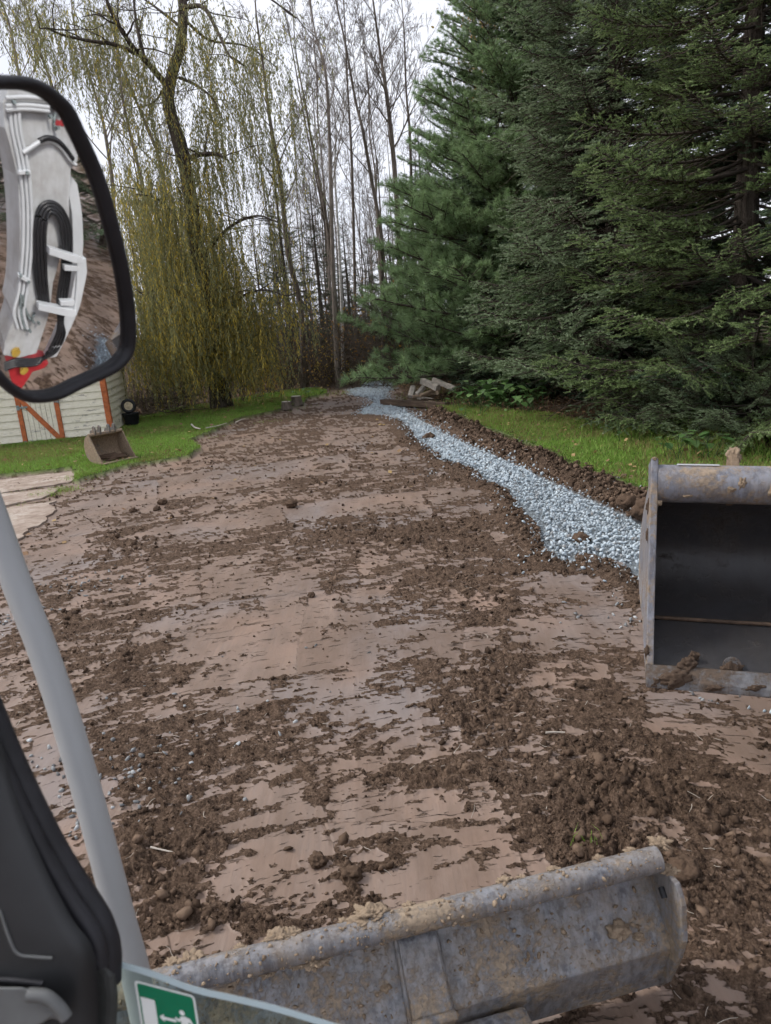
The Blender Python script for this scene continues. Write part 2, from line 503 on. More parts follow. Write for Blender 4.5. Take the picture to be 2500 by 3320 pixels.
def ground_fields(x, y):
    """height and covers of the ground at world x, y"""
    x = np.asarray(x, float)
    y = np.asarray(y, float)
    wx = x + 0.30 * (fbm(x * 1.1, y * 1.1, 5, 4) - 0.5) + 0.10 * (fbm(x * 9, y * 9, 15, 3) - 0.5)
    wy = y + 0.30 * (fbm(x * 1.1 + 40, y * 1.1, 6, 4) - 0.5) + 0.10 * (fbm(x * 9 + 7, y * 9, 16, 3) - 0.5)
    lawn = (inpoly(wx, wy, P_LAWN_L) | inpoly(wx, wy, P_LAWN_R)).astype(float)
    lawn_r = inpoly(wx, wy, P_LAWN_R).astype(float)
    forest = inpoly(wx, wy, P_FOREST).astype(float)
    lawn = lawn * (1 - forest)
    bx = x + 0.09 * (fbm(x * 5, y * 5, 45, 3) - 0.5)
    by = y + 0.09 * (fbm(x * 5, y * 5 + 30, 46, 3) - 0.5)
    grav = inpoly(bx, by, P_GRAVEL).astype(float)
    ds, side = distline(wx, wy, L_SPOIL)
    spoil = np.exp(-(ds / 0.21) ** 2)
    dg, _ = distline(bx, by, P_GRAVEL + P_GRAVEL[:1])
    bank = np.where(grav > 0.5, 0.0, sstep(0.0, 0.20, dg))
    dr, _ = distline(wx, wy, L_RIM)
    rim = np.exp(-(dr / 0.16) ** 2)
    dirt = np.clip(1 - lawn - forest - grav, 0, 1)
    # bucket strokes fanning out from the machine
    dx, dy = x - MC[0], y - MC[1]
    r = np.hypot(dx, dy)
    th = np.arctan2(dx, dy)
    t = th * 5.0 + 0.35 * (vnoise(x * 0.5, y * 0.5, 31) - 0.5)
    band = r / 1.5 + 0.5 * vnoise(th * 3.0, r * 0.15, 33)
    bi = np.floor(band)
    fb = band - bi
    off = _hash(bi, bi * 0 + 3, 51)
    tc = t / 0.95 + off * 2.0
    ci = np.floor(tc)
    ft = tc - ci
    bias = _hash(ci, bi, 53)
    edge = np.minimum(np.minimum(ft, 1 - ft) * 0.95 * r / 5.0, np.minimum(fb, 1 - fb) * 1.5)
    tl = th * np.maximum(r, 1.0)
    fl = fbm(tl * 2.0 + bias * 3, r * 4.4, 61, 5, 0.62)
    fl2 = fbm(tl * 9.0, r * 19, 71, 4, 0.68)
    man = np.zeros_like(x)
    for p in W_SM:
        man = np.where(inpoly(bx, by, p), np.minimum(man, 0) - 0.125, man)
    man = np.maximum(man, -0.15)
    heavy = np.zeros_like(x)
    for (cx_, cy_, inv, w_) in W_CR:
        u = inv[0, 0] * (wx - cx_) + inv[0, 1] * (wy - cy_)
        v = inv[1, 0] * (wx - cx_) + inv[1, 1] * (wy - cy_)
        g = np.exp(-(u * u + v * v) * 1.1) * w_
        man = man + 0.19 * g
        heavy = np.maximum(heavy, g)
    fl3 = fbm(tl * 26.0, r * 60, 73, 3, 0.6)
    c = 0.452 + 0.60 * (fl - 0.5) + 0.82 * (fl2 - 0.5) + 0.42 * (fl3 - 0.5) + 0.12 * (bias - 0.45) + man + 0.15 * np.exp(-edge / 0.022)
    c = c + 0.5 * rim + 0.9 * spoil
    crumb = sstep(0.455, 0.575, c) * dirt
    deep = np.clip((c - 0.50) * 3.2, 0, 1.3)
    l1 = billow(x * 13, y * 13, 81, 4, 0.72)
    l2 = billow(x * 60, y * 60, 91, 2, 0.6)
    lump = np.abs(l1 - 0.5) * 2
    h = 0.018 * (fbm(x * 0.5, y * 0.5, 21, 3) - 0.5)
    z = h + dirt * ((bias - 0.5) * 0.014 * (1 - crumb) + crumb * (0.003 + deep * (0.034 * np.clip(l1 - 0.14, 0, 1) + 0.016 * (l2 - 0.2)) + heavy * 0.054 * np.clip(l1 - 0.18, 0, 1)))
    z = z - dirt * 0.007 * np.exp(-(edge / 0.008) ** 2) * sstep(0.45, 0.6, fbm(x * 2.5, y * 2.5, 131, 2))
    z = z + spoil * bank * (0.12 + 0.20 * (fbm(x * 3.5, y * 3.5, 95, 4) - 0.5) + 0.16 * (l1 - 0.3)) + rim * bank * 0.05
    lz = 0.075 * lawn + 0.03 * lawn_r + 0.03 * (fbm(x * 2.2, y * 2.2, 97, 3) - 0.5) * lawn
    fz = forest * (0.09 + 0.10 * (fbm(x * 0.9, y * 0.9, 98, 4) - 0.4) + 0.05 * (l1 - 0.5))
    z = z + lz + fz - grav * 0.02
    tone = fbm(tl * 0.8 + bias * 5, r * 0.8, 101, 3)
    return dict(z=z, crumb=crumb, lawn=lawn, forest=forest, grav=grav, spoil=np.clip(spoil * (1 - grav) + 0.6 * rim * dirt, 0, 1), t=tl, r=r, bias=bias, tone=tone, heavy=heavy * dirt, dirt=dirt)
_gx, _gy = np.meshgrid(np.arange(-22, 22, 0.14), np.arange(0, 50, 0.14))
_gzg = ground_fields(_gx.ravel(), _gy.ravel())['z'].reshape(_gx.shape)
def gz(x, y):
    i, j = int(round(y / 0.14)), int(round((x + 22) / 0.14))
    return float(_gzg[min(max(i, 0), _gzg.shape[0] - 1), min(max(j, 0), _gzg.shape[1] - 1)])
def on_ground(px, py):
    p = at(px, py)
    for _ in range(3):
        p = at(px, py, gz(p.x, p.y))
    return p

def make_ground_material():
    t = NT('ground', 0.85, 0.3)
    pos = t.geo()
    sep = t.n.new('ShaderNodeSeparateColor')
    t.l.new(t.attr('cover', 'Color'), sep.inputs[0])
    crumb, lawn, litter = sep.outputs[0], sep.outputs[1], sep.outputs[2]
    bed = t.attr('cover', 'Alpha')
    mr = t.attr('stroke', 'Vector')
    spoil = t.attr('spoil')
    tone = t.attr('tone')
    # scraped clay with streaks along the pull
    st = t.noise(7.0, 5, 0.6, vec=mr, stretch=(1.0, 0.08, 1.0))
    st2 = t.noise(34.0, 4, 0.6, vec=mr, stretch=(1.0, 0.05, 1.0))
    blot = t.noise(1.1, 4, 0.6, vec=pos)
    clay = t.ramp(st, [(0.30, (0.172, 0.121, 0.092)), (0.55, (0.238, 0.170, 0.132)), (0.75, (0.225, 0.172, 0.142))])
    clay = t.mix(t.ramp(st2, [(0.42, 0.0), (0.75, 0.5)]), clay, (0.165, 0.128, 0.110))
    clay = t.mix(t.ramp(blot, [(0.46, 0.0), (0.70, 0.65)]), clay, (0.275, 0.178, 0.128))
    clay = t.mix(t.ramp(tone, [(0.58, 0.0), (0.78, 0.5)]), clay, (0.20, 0.186, 0.188))
    smear = t.noise(2.6, 6, 0.68, vec=mr, stretch=(1.0, 0.45, 1.0))
    clay = t.mix(t.ramp(smear, [(0.44, 0.0), (0.62, 0.7)]), clay, (0.142, 0.095, 0.068))
    # crumbled soil; shaded crevices and lit crumb tops are put into its colour
    gr = t.math('ADD', t.math('MULTIPLY', t.noise(70, 5, 0.7, vec=pos), 0.6), t.math('MULTIPLY', t.noise(21, 4, 0.65, vec=pos), 0.4))
    g2 = t.noise(2.6, 5, 0.6, vec=pos)
    soil = t.ramp(gr, [(0.38, (0.034, 0.022, 0.016)), (0.50, (0.116, 0.077, 0.054)), (0.64, (0.255, 0.180, 0.132))])
    soil = t.mix(t.ramp(g2, [(0.45, 0.0), (0.72, 0.4)]), soil, (0.15, 0.098, 0.066))
    # fine torn edge between them
    tear = t.noise(26, 5, 0.7, vec=mr, stretch=(0.5, 1.6, 1.0))
    m = t.math('ADD', crumb, t.math('MULTIPLY', t.math('SUBTRACT', tear, 0.5), 2.2))
    m = t.ramp(m, [(0.44, 0.0), (0.56, 1.0)])
    crack = t.noise(15, 6, 0.72, vec=mr, stretch=(0.42, 2.3, 1.0), dist=0.35)
    crack = t.ramp(crack, [(0.60, 0.0), (0.65, 0.9)])
    patch = t.ramp(t.noise(1.7, 4, 0.6, vec=pos), [(0.36, 0.15), (0.62, 1.0)])
    m = t.math('MAXIMUM', m, t.math('MULTIPLY', crack, patch))
    col = t.mix(m, clay, soil)
    dark = t.ramp(gr, [(0.3, (0.035, 0.025, 0.019)), (0.7, (0.105, 0.072, 0.05))])
    col = t.mix(t.math('MULTIPLY', spoil, 0.75), col, dark)
    # lawn soil and thatch
    gn = t.noise(5.0, 6, 0.7, vec=pos)
    gl = t.ramp(gn, [(0.25, (0.045, 0.060, 0.016)), (0.5, (0.085, 0.150, 0.028)), (0.75, (0.15, 0.22, 0.045))])
    col = t.mix(lawn, col, gl)
    ln = t.noise(14.0, 6, 0.75, vec=pos)
    lf = t.ramp(ln, [(0.28, (0.025, 0.018, 0.012)), (0.5, (0.085, 0.058, 0.038)), (0.72, (0.19, 0.125, 0.075))])
    lg = t.ramp(t.noise(0.9, 3, vec=pos), [(0.52, 0.0), (0.68, 0.55)])
    lf = t.mix(lg, lf, (0.06, 0.085, 0.025))
    col = t.mix(litter, col, lf)
    col = t.mix(bed, col, t.ramp(gr, [(0.4, (0.13, 0.145, 0.155)), (0.6, (0.34, 0.385, 0.42))]))
    soft = t.math('ADD', m, t.math('ADD', lawn, t.math('ADD', litter, bed)), True)
    t.set(color=col, rough=t.math('ADD', t.math('MULTIPLY', soft, 0.36), 0.56), spec=t.math('SUBTRACT', 0.42, t.math('MULTIPLY', soft, 0.30)))
    hb = t.math('MULTIPLY', t.math('ADD', t.math('MULTIPLY', gr, 0.9), t.math('MULTIPLY', t.noise(110, 4, 0.6, vec=pos), 0.45)), t.math('ADD', t.math('MULTIPLY', soft, 1.0), 0.03))
    hs = t.math('ADD', t.math('MULTIPLY', st2, 0.10), t.math('MULTIPLY', m, 0.75))
    t.set(normal=t.bump(t.math('ADD', hb, hs), 1.0, 0.034))
    return t.m
M['ground'] = make_ground_material()

def build_ground():
    th_d = np.radians(np.linspace(-37.5, 37.5, 620))
    th_c = np.radians(np.concatenate([np.linspace(37.5, 122, 66)[1:], np.linspace(122, 322.5, 30)[1:-1]]))
    th = np.concatenate([th_d, th_c])
    dep = np.radians(np.linspace(52, 4.0, 520))
    r_d = CAM_H / np.tan(dep)
    r_i = np.linspace(0.05, r_d[0], 12)[:-1]
    r_o = np.geomspace(r_d[-1], 1800, 46)[1:]
    rr = np.concatenate([r_i, r_d, r_o])
    nt, nr = len(th), len(rr)
    T, RR = np.meshgrid(th, rr)
    x, y = (RR * np.sin(T)).ravel(), (RR * np.cos(T)).ravel()
    f = ground_fields(x, y)
    V = np.stack([x, y, f['z']], 1)
    i = np.arange(nr - 1)[:, None] * nt
    j = np.arange(nt)[None, :]
    k = (j + 1) % nt
    F = np.stack([(i + j), (i + k), (i + nt + k), (i + nt + j)], -1).reshape(-1, 4)[:, ::-1]
    cover = np.stack([f['crumb'], f['lawn'], f['forest'], f['grav']], 1)
    stroke = np.stack([f['t'], f['r'], f['bias'] * 7], 1)
    me = np_mesh('ground', V, F, M['ground'], smooth=True, attrs={'cover': ('FLOAT_COLOR', cover), 'stroke': ('FLOAT_VECTOR', stroke), 'spoil': ('FLOAT', f['spoil']), 'tone': ('FLOAT', f['tone'])})
    tag(link('ground', me), 'scraped brown clay yard running into lawn and forest floor', kind='structure')
build_ground()

# ------------------------------------------------------------------ lumps: many small stones in one mesh
def ico(sub=0):
    p = (1 + 5 ** 0.5) / 2
    v = np.array([(-1, p, 0), (1, p, 0), (-1, -p, 0), (1, -p, 0), (0, -1, p), (0, 1, p), (0, -1, -p), (0, 1, -p), (p, 0, -1), (p, 0, 1), (-p, 0, -1), (-p, 0, 1)], float)
    v /= np.linalg.norm(v[0])
    f = [(0, 11, 5), (0, 5, 1), (0, 1, 7), (0, 7, 10), (0, 10, 11), (1, 5, 9), (5, 11, 4), (11, 10, 2), (10, 7, 6), (7, 1, 8), (3, 9, 4), (3, 4, 2), (3, 2, 6), (3, 6, 8), (3, 8, 9), (4, 9, 5), (2, 4, 11), (6, 2, 10), (8, 6, 7), (9, 8, 1)]
    for _ in range(sub):
        v = list(map(tuple, v))
        cache, nf = {}, []
        def mid(a, b):
            k = (min(a, b), max(a, b))
            if k not in cache:
                m = (np.array(v[a]) + np.array(v[b])) / 2
                v.append(tuple(m / np.linalg.norm(m)))
                cache[k] = len(v) - 1
            return cache[k]
        for a, b, c in f:
            ab, bc, ca = mid(a, b), mid(b, c), mid(c, a)
            nf += [(a, ab, ca), (b, bc, ab), (c, ca, bc), (ab, bc, ca)]
        f = nf
        v = np.array(v)
    return np.array(v, float), np.array(f, int)
RNG = np.random.default_rng(11)
def rand_rot(n, rng=RNG):
    q = rng.normal(size=(n, 4))
    q /= np.linalg.norm(q, axis=1)[:, None]
    w, x, y, z = q.T
    return np.stack([np.stack([1 - 2 * (y * y + z * z), 2 * (x * y - z * w), 2 * (x * z + y * w)], -1), np.stack([2 * (x * y + z * w), 1 - 2 * (x * x + z * z), 2 * (y * z - x * w)], -1), np.stack([2 * (x * z - y * w), 2 * (y * z + x * w), 1 - 2 * (x * x + y * y)], -1)], 1)
def lumps(P, S, jit, sub=0, flat=(1, 1, 1), rng=RNG):
    """P (n,3) centres, S (n,) radii -> V, F, shade per vertex"""
    n = len(P)
    v0, f0 = ico(sub)
    v = np.repeat(v0[None], n, 0)
    v *= (1 + rng.uniform(-jit, jit, size=(n, len(v0), 1)))
    v *= np.array(flat) * rng.uniform(0.7, 1.3, size=(n, 1, 3))
    v = np.einsum('nij,nkj->nki', rand_rot(n, rng), v) * S[:, None, None]
    V = (v + P[:, None, :]).reshape(-1, 3)
    F = (f0[None] + (np.arange(n) * len(v0))[:, None, None]).reshape(-1, 3)
    sh = np.repeat(rng.random(n), len(v0))
    return V, F, sh

def shade_mat(name, stops, rough=0.8, fine=60.0, spec=0.3, bump=0.5, bd=0.004):
    t = NT(name, rough, spec)
    s = t.attr('shade')
    n = t.noise(fine, 4, 0.6, vec=t.geo())
    c = t.ramp(s, stops)
    c = t.mix(t.ramp(n, [(0.3, 0.0), (0.75, 0.55)]), c, t.mix(1.0, c, (0.55, 0.55, 0.55), 'MULTIPLY'))
    t.set(color=c, normal=t.bump(n, bump, bd))
    return t.m
M['clod'] = shade_mat('clod', [(0.0, (0.050, 0.033, 0.023)), (0.5, (0.108, 0.072, 0.050)), (1.0, (0.20, 0.138, 0.098))], 0.95, 90, 0.15, 0.9, 0.006)
M['stone_grey'] = shade_mat('stone_grey', [(0.0, (0.14, 0.14, 0.14)), (0.6, (0.27, 0.28, 0.285)), (1.0, (0.50, 0.52, 0.53))], 0.8, 45, 0.3, 0.25)
M['stone'] = shade_mat('stone', [(0.0, (0.25, 0.24, 0.23)), (0.12, (0.40, 0.45, 0.49)), (0.75, (0.52, 0.61, 0.675)), (1.0, (0.63, 0.70, 0.74))], 0.75, 45, 0.3, 0.25)

def build_clods():
    n = 80000
    u = RNG.random(n)
    r = 1.3 + (13.0 - 1.3) * u ** 1.5
    a = np.radians(RNG.uniform(-38, 38, n))
    x, y = r * np.sin(a), r * np.cos(a)
    f = ground_fields(x, y)
    pr = (f['crumb'] ** 2 * (0.17 + 0.22 * f['heavy']) + 0.012 * f['dirt']) + 0.75 * f['spoil']
    k = RNG.random(n) < pr
    x, y = x[k], y[k]
    z, hv, r, sp = f['z'][k], f['heavy'][k], r[k], f['spoil'][k]
    s = 0.0035 + 0.0115 * RNG.random(len(x)) ** 7 * (1 + 0.8 * hv) + 0.0009 * r + 0.018 * sp * RNG.random(len(x)) ** 2
    # extra lumps along the spoil bank
    q = []
    for (x1, y1), (x2, y2) in zip(L_SPOIL[:-2], L_SPOIL[1:-1]):
        m = int(650 * math.hypot(x2 - x1, y2 - y1))
        t_ = RNG.random(m)
        q.append(np.stack([x1 + (x2 - x1) * t_ + RNG.normal(size=m) * 0.13, y1 + (y2 - y1) * t_ + RNG.normal(size=m) * 0.13], 1))
    q = np.concatenate(q)
    fq = ground_fields(q[:, 0], q[:, 1])
    ok = (fq['grav'] < 0.5) & (fq['forest'] < 0.5)
    q, zq = q[ok], fq['z'][ok]
    sq = 0.007 + 0.028 * RNG.random(len(q)) ** 5
    x, y, z, s = np.concatenate([x, q[:, 0]]), np.concatenate([y, q[:, 1]]), np.concatenate([z, zq]), np.concatenate([s, sq])
    P = np.stack([x, y, z + s * 0.25], 1)
    big = s > 0.025
    V1, F1, s1 = lumps(P[big], s[big], 0.42, 1, (1, 1, 0.7))
    V2, F2, s2 = lumps(P[~big], s[~big], 0.5, 0, (1, 1, 0.7))
    V = np.concatenate([V1, V2])
    F = np.concatenate([F1, F2+ len(V1)])
    me = np_mesh('soil_crumbs', V, F, M['clod'], attrs={'shade': ('FLOAT', np.concatenate([s1, s2]))})
    tag(link('soil_crumbs', me), 'dark crumbled soil strewn over the scraped clay', 'soil', kind='stuff')
    print('crumbs', len(F))
build_clods()

def build_gravel():
    xs = [p[0] for p in P_GRAVEL]
    ys = [p[1] for p in P_GRAVEL]
    n = 300000
    y = min(ys) - 0.2 + (max(ys) - min(ys) + 0.4) * RNG.random(n)
    x = RNG.uniform(min(xs) - 0.3, max(xs) + 0.3, n)
    f = ground_fields(x, y)
    k = (f['grav'] > 0.5)
    thin = RNG.random(n)
    # strays beside the bed
    d, _ = distline(x, y, P_GRAVEL + P_GRAVEL[:1])
    k2 = (~k) & (d < 0.45) & (RNG.random(n) < 0.13 * np.exp(-d / 0.11)) & (f['forest'] < 0.5) & (f['lawn'] < 0.5) & (f['spoil'] < 0.75)
    k = k & ((d > 0.09) | (thin < d / 0.09 * 0.8)) & ((x < 0.56 * y) | (RNG.random(n) < 0.25))
    idx = np.concatenate([np.where(k)[0][:15500], np.where(k2)[0]])
    x, y, z, d = x[idx], y[idx], f['z'][idx], d[idx]
    inside = f['grav'][idx] > 0.5
    hump = np.where(inside, 0.012 + 0.02 * np.clip(d / 0.4, 0, 1), 0.0)
    s = (0.008 + 0.013 * RNG.random(len(x)) ** 1.5) * np.where(inside, 1, 0.8) * np.where(y > 9, 1.25, 1.0)
    P = np.stack([x, y, z + hump + np.where(inside, RNG.uniform(-0.02, 0.035, len(x)), 0.004)], 1)
    V, F, sh = lumps(P, s, 0.24, 0, (1.3, 0.95, 0.6))
    me = np_mesh('gravel', V, F, M['stone'], attrs={'shade': ('FLOAT', sh)})
    tag(link('gravel', me), 'pale blue grey crushed stone filling the winding trench', 'gravel', kind='stuff')
    print('gravel', len(F))
    # mound that carries the stones
    # scattered stones on the yard at left
    spots = [(1810, 1790, 0.12, 70), (1770, 1745, 0.10, 40), (1930, 1850, 0.15, 30), (300, 1895, 0.35, 60), (30, 2020, 0.25, 46), (430, 2520, 0.28, 60), (250, 2670, 0.14, 24), (170, 2440, 0.18, 16), (1960, 1990, 0.25, 16), (2340, 2245, 0.12, 12), (1400, 1540, 0.3, 14), (1700, 1450, 0.25, 40), (1620, 1455, 0.2, 20), (560, 2350, 0.5, 14), (900, 2250, 0.9, 14), (2060, 2020, 0.08, 14), (1990, 1600, 0.25, 60), (1500, 1370, 0.4, 20)]
    px_, py_ = [], []
    for a, b, rad, m in spots:
        c = at(a, b)
        q = RNG.normal(size=(m, 2)) * rad * 0.6
        px_.append(c.x + q[:, 0] * 1.4)
        py_.append(c.y + q[:, 1])
    x, y = np.concatenate(px_), np.concatenate(py_)
    f = ground_fields(x, y)
    s = RNG.uniform(0.006, 0.016, len(x))
    V, F, sh = lumps(np.stack([x, y, f['z'] + s * 0.25], 1), s, 0.32, 0, (1.3, 0.9, 0.6))
    me = np_mesh('stray_gravel', V, F, M['stone_grey'], attrs={'shade': ('FLOAT', sh)})
    tag(link('stray_gravel', me), 'pale stones scattered loose over the brown yard', 'gravel', kind='stuff')
build_gravel()

# ================================================================== SHED AND SMALL YARD THINGS
M['siding'] = None
def make_siding():
    t = NT('white_siding', 0.75, 0.3)
    n = t.noise(9, 6, 0.7, stretch=(1, 1, 3.0))
    peel = t.noise(5.0, 7, 0.75, stretch=(0.6, 0.6, 2.6))
    c = t.ramp(n, [(0.3, (0.72, 0.66, 0.52)), (0.7, (0.90, 0.85, 0.72))])
    c = t.mix(t.ramp(peel, [(0.57, 0.0), (0.63, 0.8)]), c, (0.30, 0.28, 0.25))
    t.set(color=c, normal=t.bump(peel, 0.3, 0.004))
    return t.m
M['siding'] = make_siding()
M['orange'] = simple('orange_trim', (0.46, 0.13, 0.045), 0.7, 0.35, 14, 0.2, 0.004)
M['hinge'] = simple('hinge_metal', (0.25, 0.29, 0.29), 0.5, 0.3, 30, 0.1, 0.002, metal=0.4)
M['roof'] = simple('shingle', (0.10, 0.09, 0.085), 0.9, 0.4, 12, 0.4, 0.01)
M['concrete'] = None
def make_concrete():
    t = NT('concrete', 0.85, 0.3)
    n = t.noise(2.2, 6, 0.65)
    f = t.noise(22, 6, 0.7)
    c = t.ramp(n, [(0.3, (0.23, 0.175, 0.14)), (0.5, (0.37, 0.305, 0.255)), (0.75, (0.48, 0.43, 0.38))])
    c = t.mix(t.ramp(t.noise(6, 6, 0.75), [(0.46, 0.0), (0.60, 0.75)]), c, (0.22, 0.16, 0.125))
    c = t.mix(t.ramp(f, [(0.5, 0.0), (0.75, 0.6)]), c, (0.26, 0.19, 0.15))
    t.set(color=c, normal=t.bump(f, 0.35, 0.008))
    return t.m
M['concrete'] = make_concrete()

def build_shed():
    B = at(364, 1407, 0.08)                      # near right corner at the ground
    A = at(-160, 1478, 0.08)
    ax = (A - B)
    ax.z = 0
    ax = Vector((-0.985, -0.17, 0)).normalized()  # along the front wall, to the left
    C = at(418, 1384, 0.08)
    sx = Vector((-ax.y, ax.x, 0))
    if sx.y < 0:
        sx = -sx                                 # away from the camera
    root = empty('garden_shed', (B.x, B.y, 0.06))
    tag(root, 'white clapboard shed with orange trim and a plank door at the lawn edge', 'shed')
    off = root.location
    Z = Vector((0, 0, 1))
    z0, H, L, D = 0.06, 2.15, 4.4, 3.0
    wall = MB()
    wall.box(B + ax * L / 2 + sx * 0.06 + Z * (H / 2), ax * L / 2, sx * 0.02, Z * H / 2)
    wall.box(B + sx * D / 2 + ax * 0.06 + Z * (H / 2), sx * D / 2, ax * 0.02, Z * H / 2)
    wall.box(B + sx * (D - 0.06) + ax * L / 2 + Z * (H / 2), ax * L / 2, sx * 0.02, Z * H / 2)
    wall.box(B + ax * (L - 0.06) + sx * D / 2 + Z * (H / 2), sx * D / 2, ax * 0.02, Z * H / 2)
    wall.build('wall', M['siding'], root, off)
    # door position along the front wall
    n = sx
    def along(px, py):
        p = onplane(px, py, B, n)
        return (p - B).dot(ax)
    d0, d1 = along(206, 1425), along(86, 1440)   # right and left posts of the door
    pitch = 0.155
    nrow = int(H / pitch)
    def clap(a0, a1, zc, front=True):
        m = MB()
        u, w = (ax, -sx) if front else (sx, -ax)
        base = B + u * a0
        q = [base + Z * zc + w * 0.0, base + Z * zc + w * 0.030, base + Z * (zc + pitch * 1.02) + w * 0.008, base + Z * (zc + pitch * 1.02)]
        m.prism(q, u * (a1 - a0))
        m.build('clapboard', M['siding'], root, off)
    for i in range(nrow):
        zc = z0 + i * pitch - 0.04
        clap(0.06, d0 - 0.05, zc)
        clap(d1 + 0.05, L, zc)
        clap(0.06, D, zc, False)
    post = MB()
    post.box(B + Z * H / 2 - sx * 0.022 + ax * 0.015, ax * 0.055, sx * 0.02, Z * H / 2)
    post.box(B + Z * H / 2 - ax * 0.025 + sx * 0.04, sx * 0.05, ax * 0.018, Z * H / 2)
    tag(post.build('corner_board', M['orange'], root, off), 'orange corner board')
    for a in (d0, d1):
        m = MB()
        m.box(B + ax * a + Z * H / 2 - sx * 0.024, ax * 0.045, sx * 0.024, Z * H / 2)
        tag(m.build('door_post', M['orange'], root, off), 'orange upright beside the door')
    door = MB()
    door.box(B + ax * (d0 + d1) / 2 + Z * (H / 2 - 0.1) + sx * 0.012, ax * ((d1 - d0) / 2 - 0.05), sx * 0.012, Z * (H / 2 - 0.12))
    dobj = door.build('door', M['siding'], root, off)
    npl = 7
    w = (d1 - d0 - 0.1) / npl
    for i in range(npl):
        m = MB()
        m.box(B + ax * (d0 + 0.05 + w * (i + 0.5)) + Z * (H / 2 - 0.1 + random.uniform(-0.01, 0.01)) - sx * 0.014, ax * (w / 2 - 0.004), sx * 0.012, Z * (H / 2 - 0.12))
        m.build('plank', M['siding'], dobj, off)
    br = MB()
    lo = onplane(198, 1425, B - sx * 0.035, n)
    hi = onplane(66, 1298, B - sx * 0.035, n)
    br.bar(lo, hi + (hi - lo) * 0.05, 0.10, 0.022, up=n)
    brace = MB()
    dd = (hi - lo).normalized()
    pp = dd.cross(n).normalized()
    brace.box((lo + hi) / 2, dd * (hi - lo).length * 0.52, pp * 0.05, n * 0.011)
    tag(brace.build('brace', M['orange'], dobj, off), 'orange diagonal brace')
    for (hx, hy) in ((66, 1322), (92, 1437)):
        h = onplane(hx, hy, B - sx * 0.05, n)
        m = MB()
        m.box(h - ax * 0.05, ax * 0.09, n * 0.006, Z * 0.02)
        m.box(h + ax * 0.05, ax * 0.03, n * 0.006, Z * 0.05)
        m.build('hinge', M['hinge'], dobj, off)
    m = MB()
    h = onplane(183, 1302, B - sx * 0.05, n)
    m.box(h, ax * 0.05, n * 0.01, Z * 0.015)
    m.box(h - ax * 0.03, ax * 0.012, n * 0.03, Z * 0.03)
    m.build('latch', M['hinge'], dobj, off)
    rf = MB()
    r0 = B - ax * 0.2 - sx * 0.25 + Z * (H + 0.0)
    e = ax * (L + 0.4)
    mid = B - ax * 0.2 + sx * D / 2 + Z * (H + 0.75)
    bk = B - ax * 0.2 + sx * (D + 0.25) + Z * H
    t = Z * 0.06
    rf.prism([r0, r0 + t, mid + t, mid], e)
    rf.prism([mid, mid + t, bk + t, bk], e)
    rf.build('roof', M['roof'], root, off)
    for s in (0, 1):
        g = MB()
        q = B + ax * (0.05 + s * (L - 0.1))
        g.prism([q + Z * (H - 0.02), q + sx * D + Z * (H - 0.02), q + sx * D / 2 + Z * (H + 0.72)], ax * 0.03)
        g.build('gable', M['siding'], root, off)
    # wheel on a tub at the far corner
    c = on_ground(430, 1378)
    tub = MB()
    prof = [(0.0, 0.0), (0.15, 0.0), (0.19, 0.26), (0.21, 0.27), (0.21, 0.29), (0.17, 0.29), (0.14, 0.05), (0.0, 0.05)]
    rings = [[Vector((c.x + r * math.cos(a * math.pi / 8), c.y + r * math.sin(a * math.pi / 8), c.z + z)) for a in range(16)] for r, z in prof[1:-1]]
    tub.loft(rings, True, True)
    o = tub.build('black_tub', M['black_rubber'])
    tag(o, 'black plastic tub on the ground beyond the shed corner', 'tub')
    wc = Vector((c.x - 0.02, c.y - 0.02, c.z + 0.29 + 0.17))
    wr = empty('small_wheel', wc)
    tag(wr, 'small black rubber wheel with cream hub standing beside the shed corner', 'wheel')
    axd = Vector((0.35, -0.92, 0.1)).normalized()
    u = axd.cross(Z).normalized()
    v = u.cross(axd)
    ty = MB()
    rings = []
    for a in range(25):
        an = 2 * math.pi * a / 24
        dr = u * math.cos(an) + v * math.sin(an)
        rings.append([wc + dr * (0.135 + 0.038 * math.cos(b * math.pi / 4)) + axd * (0.042 * math.sin(b * math.pi / 4)) for b in range(8)])
    ty.loft(rings, True, False)
    ty.build('tyre', M['black_rubber'], wr, wc)
    rm = MB()
    rm.disc(wc - axd * 0.02, axd, 0.10, 0.045, 20)
    rm.disc(wc + axd * 0.02, axd, 0.03, 0.035, 12)
    tag(rm.build('rim', simple('cream_rim', (0.62, 0.52, 0.36), 0.6, 0.3, 20, 0.2, 0.003), wr, wc), 'cream painted hub')
build_shed()

